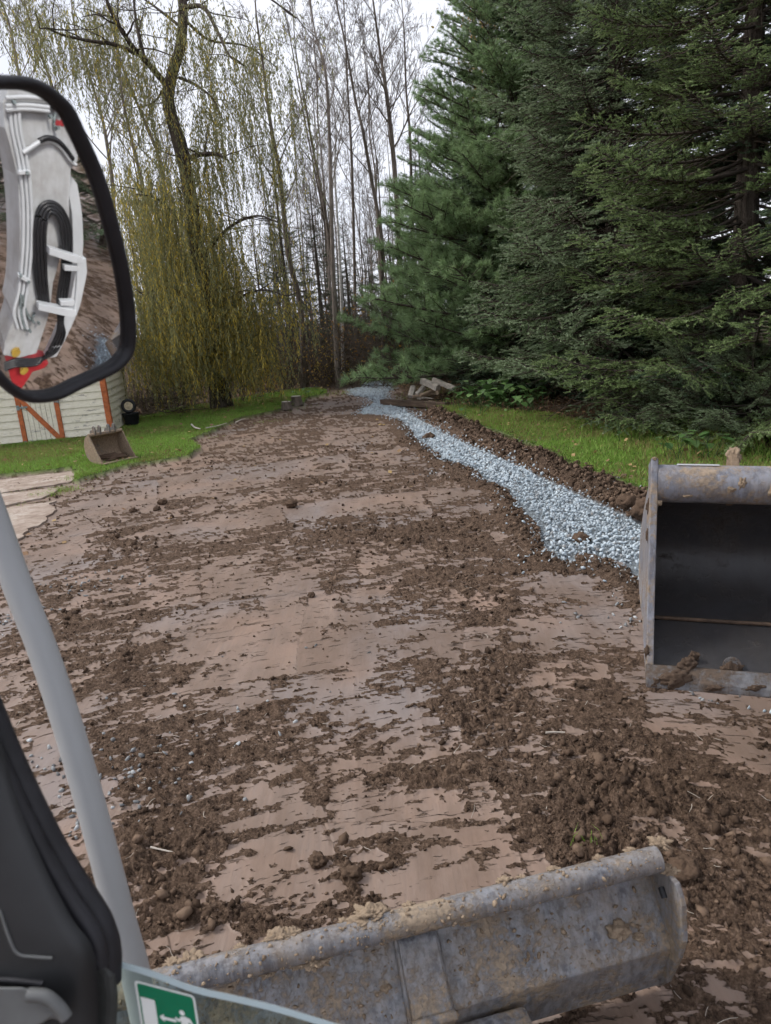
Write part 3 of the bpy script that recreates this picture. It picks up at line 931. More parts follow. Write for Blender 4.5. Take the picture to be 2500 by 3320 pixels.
def build_slabs():
    polys = [
        ([(-260, 1590), (0, 1554), (255, 1523), (232, 1560), (0, 1596), (-260, 1638)], 'pale concrete slab beside the lawn, farthest of the three at the left edge'),
        ([(-260, 1640), (0, 1599), (196, 1578), (150, 1608), (0, 1640), (-260, 1690)], 'narrow pale concrete slab in the middle of the three at the left edge'),
        ([(-260, 1698), (10, 1648), (176, 1622), (170, 1660), (62, 1744), (-100, 1800), (-260, 1850)], 'broad broken concrete slab nearest the handrail, with a crumbling front edge'),
    ]
    for pts, lab in polys:
        w = [at(a, b, 0.03) for a, b in pts]
        ring = []
        for i in range(len(w)):
            p, q = w[i], w[(i + 1) % len(w)]
            k = 22
            for j in range(k):
                s = p.lerp(q, j / k)
                jx, jy = mnoise.fractal(s * 3.0, 0.6, 2, 4) * 0.07, mnoise.fractal(s * 3.0 + Vector((9, 2, 4)), 0.6, 2, 4) * 0.07
                ring.append(Vector((s.x + jx, s.y + jy, 0.022)))
        m = MB()
        m.prism([Vector((p.x, p.y, -0.06)) for p in ring], Vector((0, 0, 0.085)))
        tag(m.build('concrete_slab', M['concrete'], bevel=0.008), lab, 'slab', 'concrete slabs at the lawn edge')
build_slabs()

def lump_obj(name, mat, c, s, flat=(1, 1, 0.75), seed=0, sub=3, parent=None, off=None, rough=0.35):
    v, f = ico(sub)
    out = []
    for p in v:
        p = Vector(p)
        k = 1 + rough * mnoise.fractal(p * 1.6 + Vector((seed * 3.1, seed, 2)), 0.7, 2.0, 4)
        k += 0.12 * rough * mnoise.noise(p * 9 + Vector((seed, 0, 0)))
        q = Vector((p.x * flat[0], p.y * flat[1], p.z * flat[2])) * (k * s) + Vector(c)
        if off is not None:
            q = q - Vector(off)
        out.append(tuple(q))
    sh = np.full(len(out), 0.5)
    me = np_mesh(name, out, f, mat, smooth=True, attrs={'shade': ('FLOAT', sh)})
    return link(name, me, parent)

M['bucket_old'] = muddy('old_bucket_steel', (0.20, 0.185, 0.17), (0.33, 0.245, 0.17), 1.15, None, 0.6, 6)
M['bucket_ear'] = muddy('old_bucket_ear', (0.16, 0.165, 0.17), (0.25, 0.19, 0.14), 0.5, None, 0.55, 8)
def build_spare_bucket():
    c = on_ground(362, 1493)
    root = empty('excavator_bucket', c)
    tag(root, 'muddy tan digging bucket lying on the lawn in front of the shed', 'bucket')
    yaw = R(50)
    W, n = 0.60, 14
    # profile in local (y: opening towards -y, z up), from the lip round the back to the top tube
    prof = [(-0.26, 0.01), (-0.10, 0.0), (0.06, 0.02), (0.17, 0.07), (0.23, 0.16), (0.24, 0.27), (0.21, 0.37), (0.16, 0.44), (0.10, 0.47)]
    prof = [(p.x, p.y) for p in smooth_pts([Vector((a, b, 0)) for a, b in prof], 3)]
    def W3(x, y, z):
        return Vector((c.x + x * math.cos(yaw) - y * math.sin(yaw), c.y + x * math.sin(yaw) + y * math.cos(yaw), c.z + z))
    def sheet(x0, x1, th):
        m = MB()
        cen = (-0.08, 0.3)
        inner = [(y + (cen[0] - y) * th / max(0.1, math.hypot(cen[0] - y, cen[1] - z)), z + (cen[1] - z) * th / max(0.1, math.hypot(cen[0] - y, cen[1] - z))) for y, z in prof]
        loop = prof + inner[::-1]
        m.loft([[W3(x0, y, z) for y, z in loop], [W3(x1, y, z) for y, z in loop]], True, True, 0, False)
        return m
    sheet(-W / 2, W / 2, 0.014).build('shell', M['bucket_old'], root, c)
    side = prof + [(0.02, 0.46), (-0.06, 0.32), (-0.16, 0.16), (-0.25, 0.035)]
    for s in (-1, 1):
        m = MB()
        m.prism([W3(s * (W / 2 + 0.001), y, z) for y, z in side], (W3(s * (W / 2 + 0.02), 0, 0) - W3(s * (W / 2 + 0.001), 0, 0)))
        m.build('side_plate', M['bucket_old'], root, c)
    m = MB()
    m.tube([W3(-W / 2 - 0.015, 0.055, 0.475), W3(W / 2 + 0.015, 0.055, 0.475)], 0.032, 12)
    m.build('top_tube', M['bucket_old'], root, c)
    m = MB()
    m.box(W3(0, -0.28, 0.016), W3(W / 2 + 0.02, 0, 0) - W3(0, 0, 0), W3(0, 0.05, 0) - W3(0, 0, 0), Vector((0, 0, 0.012)))
    m.build('cutting_edge', M['bucket_old'], root, c, 0.004)
    ear = [(0.02, 0.47), (0.14, 0.45), (0.19, 0.5), (0.16, 0.55), (0.10, 0.555), (0.09, 0.60), (0.05, 0.625), (0.005, 0.60), (0.0, 0.55)]
    for x in (-0.21, -0.11, 0.06, 0.16):
        m = MB()
        m.prism([W3(x, y, z) for y, z in ear], W3(0.022, 0, 0) - W3(0, 0, 0))
        m.build('ear', M['bucket_ear'], root, c, 0.004)
    lump_obj('soil_fill', M['clod'], W3(0.02, 0.05, 0.035), 0.24, (1.15, 0.7, 0.34), 4, 3, root, c)
build_spare_bucket()

# beam, firewood, log rounds, sticks
M['timber'] = simple('old_timber', (0.10, 0.068, 0.048), 0.85, 0.45, 6, 0.4, 0.01, stretch=(0.4, 0.4, 4))
M['split_wood'] = simple('split_wood', (0.36, 0.27, 0.19), 0.85, 0.4, 10, 0.4, 0.008)
M['pale_wood'] = simple('weathered_wood', (0.50, 0.45, 0.39), 0.85, 0.3, 14, 0.4, 0.006)
def build_wood():
    a, b = at(1240, 1302, 0.11), at(1430, 1312, 0.12)
    m = MB()
    d = (b - a)
    s = Vector((-d.y, d.x, 0)).normalized()
    n = 10
    rings = []
    for i in range(n + 1):
        p = a.lerp(b + d * 0.1, i / n)
        w = 0.075 + 0.006 * math.sin(i * 2.1)
        rings.append([p + s * w + Vector((0, 0, 0.055)), p - s * w + Vector((0, 0, 0.06)), p - s * w * 0.98 - Vector((0, 0, 0.07)), p + s * w - Vector((0, 0, 0.07))])
    m.loft(rings, True, True, 0, False)
    tag(m.build('timber_beam', M['timber'], bevel=0.008), 'long dark timber beam lying across the far end of the gravel', 'beam')
    spec = [  # px, py, length, thick, yaw, pitch, pale, label
        (1336, 1270, 0.30, 0.14, 1.15, 0.75, 1, 'pale squared block leaning at the left end of the firewood heap'),
        (1362, 1268, 0.30, 0.13, 0.7, 0.55, 1, 'pale split log standing second from the left of the firewood heap'),
        (1395, 1246, 0.50, 0.19, 2.4, 0.35, 1, 'large pale log propped up on top of the firewood heap'),
        (1440, 1246, 0.62, 0.15, 2.5, 0.35, 1, 'long pale board sloping down the right of the firewood heap'),
        (1375, 1281, 0.55, 0.07, 0.1, 0.05, 0, 'tan plank lying flat across the front of the firewood heap'),
        (1392, 1271, 0.52, 0.09, 0.45, 0.2, 0, 'tan split log across the middle of the firewood heap'),
        (1420, 1268, 0.22, 0.10, 1.2, 0.3, 0, 'short orange tan billet at the right of the firewood heap'),
        (1380, 1293, 0.42, 0.10, 2.7, 0.15, 1, 'grey pale stick of wood in front of the firewood heap'),
        (1408, 1306, 0.30, 0.08, 2.5, 0.1, 0, 'small tan billet lying by the end of the timber beam'),
    ]
    for i, (px, py, L, T, yaw, pit, pale, lab) in enumerate(spec):
        g = on_ground(px, 1300 if py < 1290 else py)
        p = aty(px, py, g.y)
        dr = Vector((math.cos(yaw) * math.cos(pit), math.sin(yaw) * math.cos(pit), math.sin(pit)))
        u = dr.cross(Vector((0, 0, 1))).normalized()
        w = u.cross(dr)
        m = MB()
        rings = []
        rnd = random.Random(i)
        sec = [(math.cos(q), math.sin(q)) for q in (0.3, 1.2, 2.3, 3.5, 4.6, 5.6)] if not pale else [(-0.8, -0.7), (0.8, -0.8), (0.9, 0.6), (-0.2, 0.9), (-0.9, 0.6)]
        for k in range(5):
            cc = p + dr * L * (k / 4 - 0.5)
            rings.append([cc + u * (x * T / 2 * rnd.uniform(0.9, 1.1)) + w * (y * T / 2 * rnd.uniform(0.9, 1.1)) for x, y in sec])
        m.loft(rings, True, True, 0, False)
        tag(m.build('firewood', M['pale_wood'] if pale else M['split_wood'], bevel=0.006), lab, 'firewood', 'firewood heap at the end of the trench')
    for px, py, r, h, lab in ((930, 1320, 0.13, 0.14, 'low sawn stump at the grass edge, left of the pair'), (962, 1308, 0.14, 0.19, 'taller grey sawn stump at the grass edge, right of the pair')):
        g = on_ground(px, py)
        st = empty('tree_stump', g)
        tag(st, lab, 'stump', 'sawn stumps at the grass edge')
        m = MB()
        rings = []
        for z, k in ((-0.05, 1.25), (0.03, 1.08), (h * 0.5, 1.0), (h, 0.97)):
            rings.append([g + Vector((math.cos(q) * r * k * (1 + 0.06 * math.sin(3 * q + px)), math.sin(q) * r * k * (1 + 0.06 * math.sin(3 * q + px)), z)) for q in [2 * math.pi * j / 14 for j in range(14)]])
        m.loft(rings, True, True)
        m.build('bark', M['bark'], st, g)
        m = MB()
        m.disc(g + Vector((0, 0, h)), (0.05, 0, 1), r * 0.9, 0.006, 14)
        m.build('cut_face', M['pale_wood'], st, g)
    sticks = [([(622, 1384), (634, 1394), (650, 1398)], 0.022, 'short pale stick on the lawn nearest the shed'),
              ([(668, 1394), (700, 1388), (735, 1378)], 0.013, 'long thin stick lying on the lawn edge by the dirt'),
              ([(764, 1378), (782, 1368), (796, 1364)], 0.018, 'short pale stick where the lawn meets the dirt below the willow'),
              ([(1770, 2386), (1800, 2384), (1832, 2385)], 0.006, 'thin grey stick on the dark soil left of the big bucket'),
              ([(490, 2758), (525, 2766), (563, 2774)], 0.005, 'thin straw coloured stick on the soil right of the handrail')]
    for pts, r, lab in sticks:
        p3 = []
        for a, b in pts:
            q = on_ground(a, b)
            p3.append(q + Vector((0, 0, r + 0.03 if b < 1500 else r + 0.012)))
        m = MB()
        pp = smooth_pts(p3, 4)
        m.tube(pp, [r * (1 - 0.5 * i / len(pp)) for i in range(len(pp))], 6)
        tag(m.build('fallen_stick', M['pale_wood']), lab, 'stick', 'sticks on the ground')
    # single large clods that stand out
    for i, (px, py, s, lab) in enumerate([
        (945, 1642, 0.065, 'dark fist sized soil clod alone on the pale clay below the far grass'),
        (527, 1634, 0.055, 'small dark clod on the pale clay in front of the spare bucket'),
        (508, 1655, 0.04, 'small flat clod just nearer than the clod before the spare bucket'),
        (432, 1660, 0.045, 'upright dark clod on the clay strip left of the yard middle'),
        (1392, 1426, 0.10, 'dark clod lying on the left edge of the far gravel'),
        (1885, 1760, 0.075, 'brown clod resting on the near gravel left of the big bucket'),
        (1140, 3050 - 200, 0.04, 'rounded clod on the clay behind the blade, left of the rib'),
        (1905, 2890, 0.0, ''),
        (2220, 2838, 0.055, 'rounded clod on the clay right of the blade end'),
        (1010, 1935, 0.03, 'small clod on the pale clay square mid yard'),
        (1030, 2800, 0.035, 'clod on the clay strip near the blade middle'),
        (2092, 1668, 0.12, 'large brown earth lump on the spoil bank beside the big bucket'),
        (2030, 1640, 0.09, 'brown earth lump half way along the near end of the spoil bank'),
    ]):
        if s == 0:
            continue
        g = on_ground(px, py)
        tag(lump_obj('soil_clod', M['clod'], g + Vector((0, 0, s * 0.45)), s, (1, 1, 0.8), i, 3), lab, 'clod', 'single clods on the yard')
    # red ribbon scrap on the gravel
    g = on_ground(2076, 1688)
    m = MB()
    pts = smooth_pts([g + Vector((-0.05, 0, 0.10)), g + Vector((0, -0.02, 0.13)), g + Vector((0.03, 0.01, 0.11)), g + Vector((0.07, 0, 0.14))], 5)
    m.loft([[p, p + Vector((0.003, 0.012, 0.02)), p + Vector((0.003, 0.014, 0.02)), p + Vector((0, 0.002, 0))] for p in pts], True, True)
    tag(m.build('marking_ribbon', simple('red_ribbon', (0.7, 0.06, 0.09), 0.5, 0.1)), 'scrap of red ribbon on the gravel beside the big bucket', 'ribbon')
build_wood()

# ================================================================== THE EXCAVATOR WE LOOK OUT OF
EXO = Vector((MC[0], MC[1], 0.0))
exc = empty('excavator', EXO)
tag(exc, 'white excavator seen from its cab, with mirror, handrail, dozer blade, boom and big bucket', 'excavator')
M['white_paint'] = simple('white_paint', (0.56, 0.575, 0.59), 0.32, 0.12, 3, 0.05, 0.003)
M['boom_paint'] = muddy('boom_paint', (0.58, 0.595, 0.61), (0.30, 0.27, 0.235), -0.25, (0.50, 0.51, 0.52), 0.34, 4)
M['rail_paint'] = simple('rail_paint', (0.36, 0.372, 0.38), 0.38, 0.06, 3, 0.04, 0.002)
M['red_paint'] = simple('red_paint', (0.40, 0.03, 0.035), 0.4, 0.2, 5, 0.1, 0.003)
M['yellow_pin'] = simple('yellow_pin', (0.42, 0.27, 0.05), 0.4, 0.2, 20, 0.1, 0.002)
M['dark_panel'] = simple('dark_panel', (0.026, 0.027, 0.029), 0.42, 0.4, 6, 0.12, 0.003)
M['grey_plastic'] = simple('grey_plastic', (0.13, 0.134, 0.134), 0.5, 0.25, 12, 0.1, 0.003)
M['blade'] = muddy('blade_steel', (0.225, 0.235, 0.258), (0.36, 0.28, 0.20), 0.50, (0.085, 0.090, 0.105), 0.30, 12)
M['bucket_in_shaded'] = muddy('bucket_inside_shaded', (0.038, 0.038, 0.042), (0.055, 0.047, 0.042), 0.35, (0.028, 0.028, 0.031), 0.42, 5)  # shade of the hollow painted in: steel and mud far darker than outside
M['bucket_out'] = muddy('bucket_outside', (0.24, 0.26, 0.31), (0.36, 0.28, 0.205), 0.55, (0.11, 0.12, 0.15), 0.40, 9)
M['bucket_edge'] = muddy('bucket_edge', (0.16, 0.165, 0.175), (0.115, 0.082, 0.06), 0.8, (0.09, 0.09, 0.10), 0.4, 8)
M['mud'] = shade_mat('dried_mud', [(0.0, (0.25, 0.185, 0.128)), (1.0, (0.36, 0.28, 0.20))], 0.95, 120, 0.2, 0.9, 0.004)
M['wet_mud'] = shade_mat('wet_mud', [(0.0, (0.07, 0.048, 0.034)), (1.0, (0.13, 0.09, 0.065))], 0.9, 120, 0.2, 0.9, 0.004)

# ---- handrail tube beside the cab door
pts = [(-120, 1380), (-80, 1520), (-28, 1660), (54, 1890), (136, 2100), (211, 2325), (286, 2580), (346, 2805), (397, 3000), (435, 3135), (474, 3320), (495, 3460)]
hr = smooth_pts([dp(a, b, 1.0) for a, b in pts], 6)
m = MB()
m.tube(hr, 0.0190, 24)
tag(m.build('handrail', M['rail_paint'], exc, EXO), 'light grey painted tube slanting up past the cab')

# ---- mirror: convex glass in a black rubber rim
rim_out = [(0, 253), (76, 256), (137, 276), (192, 316), (223, 352), (253, 412), (283, 473), (324, 564), (364, 686), (400, 832), (420, 959), (428, 1060), (423, 1136), (400, 1177), (354, 1212), (253, 1258), (177, 1293), (101, 1300), (51, 1283), (0, 1242), (-60, 1170), (-130, 1050), (-160, 850), (-150, 500), (-110, 310), (-60, 262)]
MIR_D = 0.80
mc_px = (150, 780)
MIR_C = dp(mc_px[0], mc_px[1], MIR_D)
BOOM_F = Vector((0.98, 0.75, 0.9))                # boom foot
BOOM_DIR = Vector((0.34, 0.94, 0.0)).normalized()
BOOM_N = Vector((-BOOM_DIR.y, BOOM_DIR.x, 0))     # faces the cab
aim = BOOM_F + BOOM_DIR * 0.30 + Vector((0, 0, 0.92))
d_in = (MIR_C - CAM_P).normalized()
MIR_N = ((aim - MIR_C).normalized() - d_in).normalized()
MIR_R = 0.95
MIR_O = MIR_C - MIR_N * MIR_R
def mir_hit(px, py, push=0.0):
    d = ray(px, py).normalized()
    o = CAM_P - MIR_O
    b = o.dot(d)
    disc = b * b - (o.dot(o) - (MIR_R + push) ** 2)
    if disc < 0:
        disc = 0
    return CAM_P + d * (-b - math.sqrt(disc))
def mir(px, py, back=0.0):
    """point of the boom's side plane that the mirror shows at this pixel"""
    h = mir_hit(px, py)
    n = (h - MIR_O).normalized()
    d = ray(px, py).normalized()
    r = d - n * (2 * d.dot(n))
    p0 = BOOM_F - BOOM_N * back
    return h + r * ((p0 - h).dot(BOOM_N) / r.dot(BOOM_N))
cen = Vector((mc_px[0], mc_px[1], 0))
rim_s = smooth_pts([Vector((a, b, 0)) for a, b in rim_out] + [Vector((0, 253, 0))], 4)[:-1]
def inset(p, w):
    v = p - cen
    return cen + v * (1 - w / v.length)
mirror = MB()
ring = [mir_hit(*inset(p, 12).xy) for p in rim_s]
V, F = [tuple(MIR_C)], []
KR = 26
nn = len(rim_s)
for k in range(1, KR + 1):
    for p in rim_s:
        q = cen + (inset(p, 14) - cen) * (k / KR)
        V.append(tuple(mir_hit(q.x, q.y)))
for j in range(nn):
    F.append((0, 1 + j, 1 + (j + 1) % nn))
for k in range(KR - 1):
    for j in range(nn):
        a, b = 1 + k * nn + j, 1 + k * nn + (j + 1) % nn
        F += [(a, a + nn, b + nn), (a, b + nn, b)]
V[0] = tuple(mir_hit(*mc_px))
_off = np.array(EXO)
gme = np_mesh('mirror_glass', np.array(V) - _off, F, M['mirror_glass'], smooth=True)
rimtube = MB()
rp = [mir_hit(*inset(p, 13).xy, push=0.002) for p in rim_s]
rp.append(rp[0])
rings = []
for i, p in enumerate(rp):
    a, b = rp[(i - 1) % nn], rp[(i + 1) % nn]
    t = (b - a).normalized()
    n = (p - MIR_O).normalized()
    u = t.cross(n).normalized()
    rings.append([p + u * (0.0063 * math.cos(q)) + n * (0.010 * math.sin(q)) for q in [2 * math.pi * k / 12 for k in range(12)]])
rimtube.loft(rings, True, False)
mo = rimtube.build('mirror', M['black_rubber'], exc, EXO)
tag(mo, 'black rimmed convex side mirror showing the white boom')
g = link('mirror_glass', gme, mo)
shell = MB()
rings = []
for k, (s, b) in enumerate(((1.0, -0.004), (1.0, 0.015), (0.9, 0.035), (0.6, 0.05), (0.05, 0.055))):
    rings.append([MIR_C + (p - MIR_C) * s - MIR_N * b for p in rp[:-1]])
shell.loft(rings, True, False)
shell.build('housing', M['black_rubber'], mo, EXO)
arm = MB()
am = [dp(-40, 800, 0.85), dp(-260, 900, 0.87), dp(-420, 1200, 0.88), dp(-420, 1700, 0.85)]
arm.tube(smooth_pts(am, 6), 0.012, 10)
arm.build('mirror_arm', M['black_rubber'], mo, EXO)

# ---- boom, traced in the mirror onto its own vertical plane beside the cab
def mpoly(pts):
    return [mir(a, b) for a, b in pts]
boom = MB()
MZ = lambda x, y: (x * 0.506, 200 + y * 0.506)     # pixels of an enlarged view of the mirror
BP = [MZ(*p) for p in [(60, 160), (250, 170), (420, 300), (500, 470), (500, 640), (455, 690), (445, 860), (445, 1010), (400, 1200), (340, 1420), (320, 1600), (270, 1760), (235, 1870), (120, 1900), (20, 1880), (30, 1800), (90, 1640), (75, 1600), (105, 1480), (125, 1250), (125, 950), (110, 730), (70, 560), (30, 420), (20, 260)]]
boom.prism(mpoly(BP), -BOOM_N * 0.26)
bo = boom.build('boom', M['boom_paint'], exc, EXO, 0.006)
tag(bo, 'white boom with hoses beside the cab')
def boom_part(name, pts, mat, th, lift, bevel=0.003):
    mm = MB()
    mm.prism([p + BOOM_N * lift for p in mpoly([MZ(*q) for q in pts])], BOOM_N * th)
    return mm.build(name, mat, bo, EXO, bevel)
boom_part('cylinder_guard', [(485, 740), (530, 800), (560, 1000), (565, 1180), (555, 1310), (495, 1325), (495, 1000), (460, 790)], M['white_paint'], 0.05, -0.12)
boom_part('cylinder_cover', [(530, 1310), (585, 1290), (590, 1380), (540, 1600), (470, 1760), (380, 1930), (310, 1945), (420, 1720), (480, 1560), (510, 1420)], M['white_paint'], 0.08, -0.16)
def hose(name, pts, r, mat, lift=0.02):
    mm = MB()
    mm.tube(smooth_pts([p + BOOM_N * lift for p in mpoly([MZ(*q) for q in pts])], 6), r, 8)
    return mm.build(name, mat, bo, EXO)
for k, dx in enumerate((0, 26, 50)):
    hose('pipe', [(60 + dx, 300), (75 + dx, 450), (115 + dx, 640), (135 + dx, 800), (145 + dx, 1000), (142 + dx, 1200), (125 + dx, 1400), (110 + dx, 1500), (85 + dx + 6 * k, 1600), (110 + 30 * k, 1700)], 0.011, M['white_paint'], 0.012 + 0.004 * k)
for k, s in enumerate((-14, 6, 26, 46)):
    hose('hose', [(290 + s * 0.3, 1560), (255 + s * 0.8, 1500), (232 + s, 1350), (222 + s, 1150), (228 + s, 1020), (255 + s * 0.9, 930 + s * 0.6), (310, 905 + s), (370 - s * 0.7, 940 + s * 0.6), (415 - s, 1030), (430 - s, 1150), (425 - s, 1300), (400 - s, 1500), (385 - s * 0.5, 1650), (390 - s, 1740), (330 - s, 1850), (230, 1895 + s * 0.4), (100, 1900 + s * 0.5), (20, 1925 + s * 0.5)], 0.0125, M['black_hose'], 0.03 + 0.005 * k)
hose('curved_pipe', [(135, 580), (180, 550), (240, 510)], 0.012, M['white_paint'], 0.03)
hose('top_hose', [(235, 505), (290, 485), (350, 500), (400, 545), (455, 620)], 0.014, M['black_hose'], 0.03)
hose('side_pipe', [(240, 520), (320, 510), (380, 550), (440, 630), (480, 660)], 0.010, M['white_paint'], 0.018)
for y0 in (235, 285, 310):
    hose('cross_pipe', [(25, y0), (160, y0 - 5), (300, y0 + 8)], 0.011, M['white_paint'], 0.03)
boom_part('hose_elbow', [(290, 240), (340, 255), (385, 300), (350, 320), (300, 290)], M['black_hose'], 0.02, 0.02)
boom_part('hose_clamp', [(275, 1150), (480, 1215), (490, 1255), (440, 1250), (275, 1195)], M['white_paint'], 0.05, 0.05)
boom_part('hose_clamp', [(375, 1265), (470, 1275), (470, 1305), (378, 1300)], M['white_paint'], 0.04, 0.05)
boom_part('hose_clamp', [(215, 1500), (450, 1545), (460, 1575), (430, 1590), (215, 1540)], M['white_paint'], 0.05, 0.05)
boom_part('hose_clamp', [(355, 1490), (445, 1490), (445, 1520), (358, 1520)], M['white_paint'], 0.04, 0.05)
boom_part('clamp_rod', [(457, 1290), (470, 1290), (455, 1555), (442, 1555)], M['white_paint'], 0.02, 0.07)
boom_part('pipe_clamp', [(100, 690), (175, 685), (178, 710), (100, 715)], M['white_paint'], 0.03, 0.02)
boom_part('pipe_clamp', [(100, 1335), (180, 1375), (175, 1400), (100, 1360)], M['white_paint'], 0.03, 0.02)
boom_part('swing_bracket', [(60, 2000), (110, 1945), (240, 1935), (320, 1955), (290, 1985), (215, 2010), (185, 2060), (140, 2120), (80, 2080)], M['red_paint'], 0.16, -0.2)
for (cx_, cy_) in ((97, 1850), (150, 1965)):
    p = mir(*MZ(cx_, cy_)) + BOOM_N * 0.005
    mm = MB()
    mm.disc(p, BOOM_N, 0.032, 0.03, 16)
    mm.build('pin', M['yellow_pin'], bo, EXO)
for (cx_, cy_) in ((150, 700), (115, 1345), (165, 1385), (300, 1180), (235, 1520), (300, 350), (345, 420), (470, 1240), (70, 260), (200, 1640), (235, 1650), (180, 1700)):
    p = mir(*MZ(cx_, cy_)) + BOOM_N * 0.03
    mm = MB()
    mm.disc(p, BOOM_N, 0.010, 0.03, 6)
    mm.build('bolt', M['hinge'], bo, EXO)
for k, pts in enumerate(([(140, 1480), (150, 1560), (190, 1640), (215, 1600)], [(130, 1480), (125, 1580), (150, 1690), (180, 1700)], [(345, 330), (335, 390), (345, 440)])):
    hose('fitting', pts, 0.010, M['hinge'], 0.02)
# red lettering on the boom, as far as the mirror shows it: TA, seen reversed
def letter(strokes, x0, y0, w, h):
    for (a, b, c, d) in strokes:
        p = mir(*MZ(x0 + a * w, y0 + b * h)) + BOOM_N * 0.002
        q = mir(*MZ(x0 + c * w, y0 + d * h)) + BOOM_N * 0.002
        mm = MB()
        mm.bar(p, q, 0.022, 0.003, up=BOOM_N)
        o = mm.build('lettering', M['red_paint'], bo, EXO)
letter([(0.0, 0.1, 0.9, 0.1), (0.9, 0.1, 0.9, 0.9), (0.05, 0.55, 0.5, 0.9)], 405, 365, 45, 45)
letter([(0.1, 0.0, 0.0, 1.0), (0.0, 0.5, 0.9, 0.5), (0.9, 0.1, 0.95, 0.95)], 360, 370, 38, 45)

# ---- dozer blade
BZ = 0.50
TB, TA = at(2142, 2782, BZ), at(810, 3117, BZ)
BA = (TB - TA).normalized()                        # along the blade, to the right
BU = Vector((BA.y, -BA.x, 0)).normalized()         # towards the cab
TL = TA - BA * 0.55
def bend(px, py):                                  # (u, z) of a pixel on the blade's right end plane
    p = onplane(px, py, TB, BA) - TB
    return (p.dot(BU), p.z)
s_top, s_fold, s_bot = bend(2120, 2852), bend(2176, 3076), bend(2140, 3192)
s_top = (s_top[0] - 0.035, s_top[1] + 0.01)
print('blade', TA, TB, s_top, s_fold, s_bot)
def BP3(s, uz):
    return TL + BA * s + BU * uz[0] + Vector((0, 0, uz[1]))
BL = (TB - TL).length
prof = [(0.0, -0.02), (s_top[0], s_top[1]), (s_fold[0], s_fold[1]), (s_bot[0], s_bot[1]), (s_bot[0] - 0.03, s_bot[1] - 0.03), (s_bot[0] - 0.05, s_bot[1] + 0.0), (s_fold[0] - 0.045, s_fold[1]), (s_top[0] - 0.03, s_top[1] + 0.01)]
m = MB()
NS = 30
m.loft([[BP3(BL * i / NS, q) for q in prof] for i in range(NS + 1)], True, True, 0, False)
bl = m.build('dozer_blade', M['blade'], exc, EXO, 0.006, 2)
tag(bl, 'mud streaked steel dozer blade in front of the cab')
m = MB()
npt = 40
m.tube([TL + BA * ((BL - 0.01) * i / npt) for i in range(npt + 1)], 0.037, 20)
tag(m.build('top_tube', M['blade'], bl, EXO), 'worn round tube along the blade top')
out = [(2118, 2826), (2148, 2818), (2190, 2868), (2210, 2939), (2214, 3056), (2198, 3110), (2160, 3188), (2128, 3200), (2080, 3140), (2060, 2960), (2080, 2850)]
sp = [onplane(a, b, TB, BA) for a, b in out]
m = MB()
m.prism(sp, BA * 0.018)
m.build('side_plate', M['blade'], bl, EXO, 0.004)
# solid black bar painting the dark of the side plate's slot hole
m = MB()
p1, p2 = onplane(2148, 2875, TB, BA) - BA * 0.004, onplane(2160, 2910, TB, BA) - BA * 0.004
m.tube([p1, p2], 0.011, 8)
m.build('slot_dark', M['black_rubber'], bl, EXO)
# rib on the back of the blade
pn = (BP3(0, s_fold) - BP3(0, s_top)).cross(BA).normalized()
if pn.dot(CAM_P - TB) < 0:
    pn = -pn
p0 = BP3(0, s_top)
q0 = (onplane(1290, 3080, p0, pn) - TL).dot(BA)
q1 = (onplane(1416, 3060, p0, pn) - TL).dot(BA)
m = MB()
e = BA * (q1 - q0)
a0, a1 = BP3(q0, s_top), BP3(q0, s_fold)
m.prism([a0 + pn * 0.001, a0 + pn * 0.012, a0.lerp(a1, 0.1) + pn * 0.03, a0.lerp(a1, 0.97) + pn * 0.05, a1 + pn * 0.04, a1], e)
m.build('rib', M['blade'], bl, EXO, 0.008)
for q in (q0, q1):
    m = MB()
    w = a0 + BA * (q - q0)
    w1 = a1 + BA * (q - q0)
    m.tube([w.lerp(w1, 0.03) + pn * 0.008, w.lerp(w1, 0.5) + pn * 0.012, w1 + pn * 0.012], 0.010, 8)
    m.build('weld', M['blade'], bl, EXO)
m = MB()
w = a1 + pn * 0.05
m.tube([w - BA * 0.005, w + e + BA * 0.005], 0.014, 10)
m.build('rib_lip', M['blade'], bl, EXO)
# push arm running back under the cab
m = MB()
b0 = BP3(q1 + 0.02, s_fold) + Vector((0, 0, -0.10))
m.box(b0 + BA * 0.10 + BU * 0.45, BA * 0.10, BU * 0.45, Vector((0, 0, 0.05)))
m.build('push_arm', M['blade'], bl, EXO, 0.01)
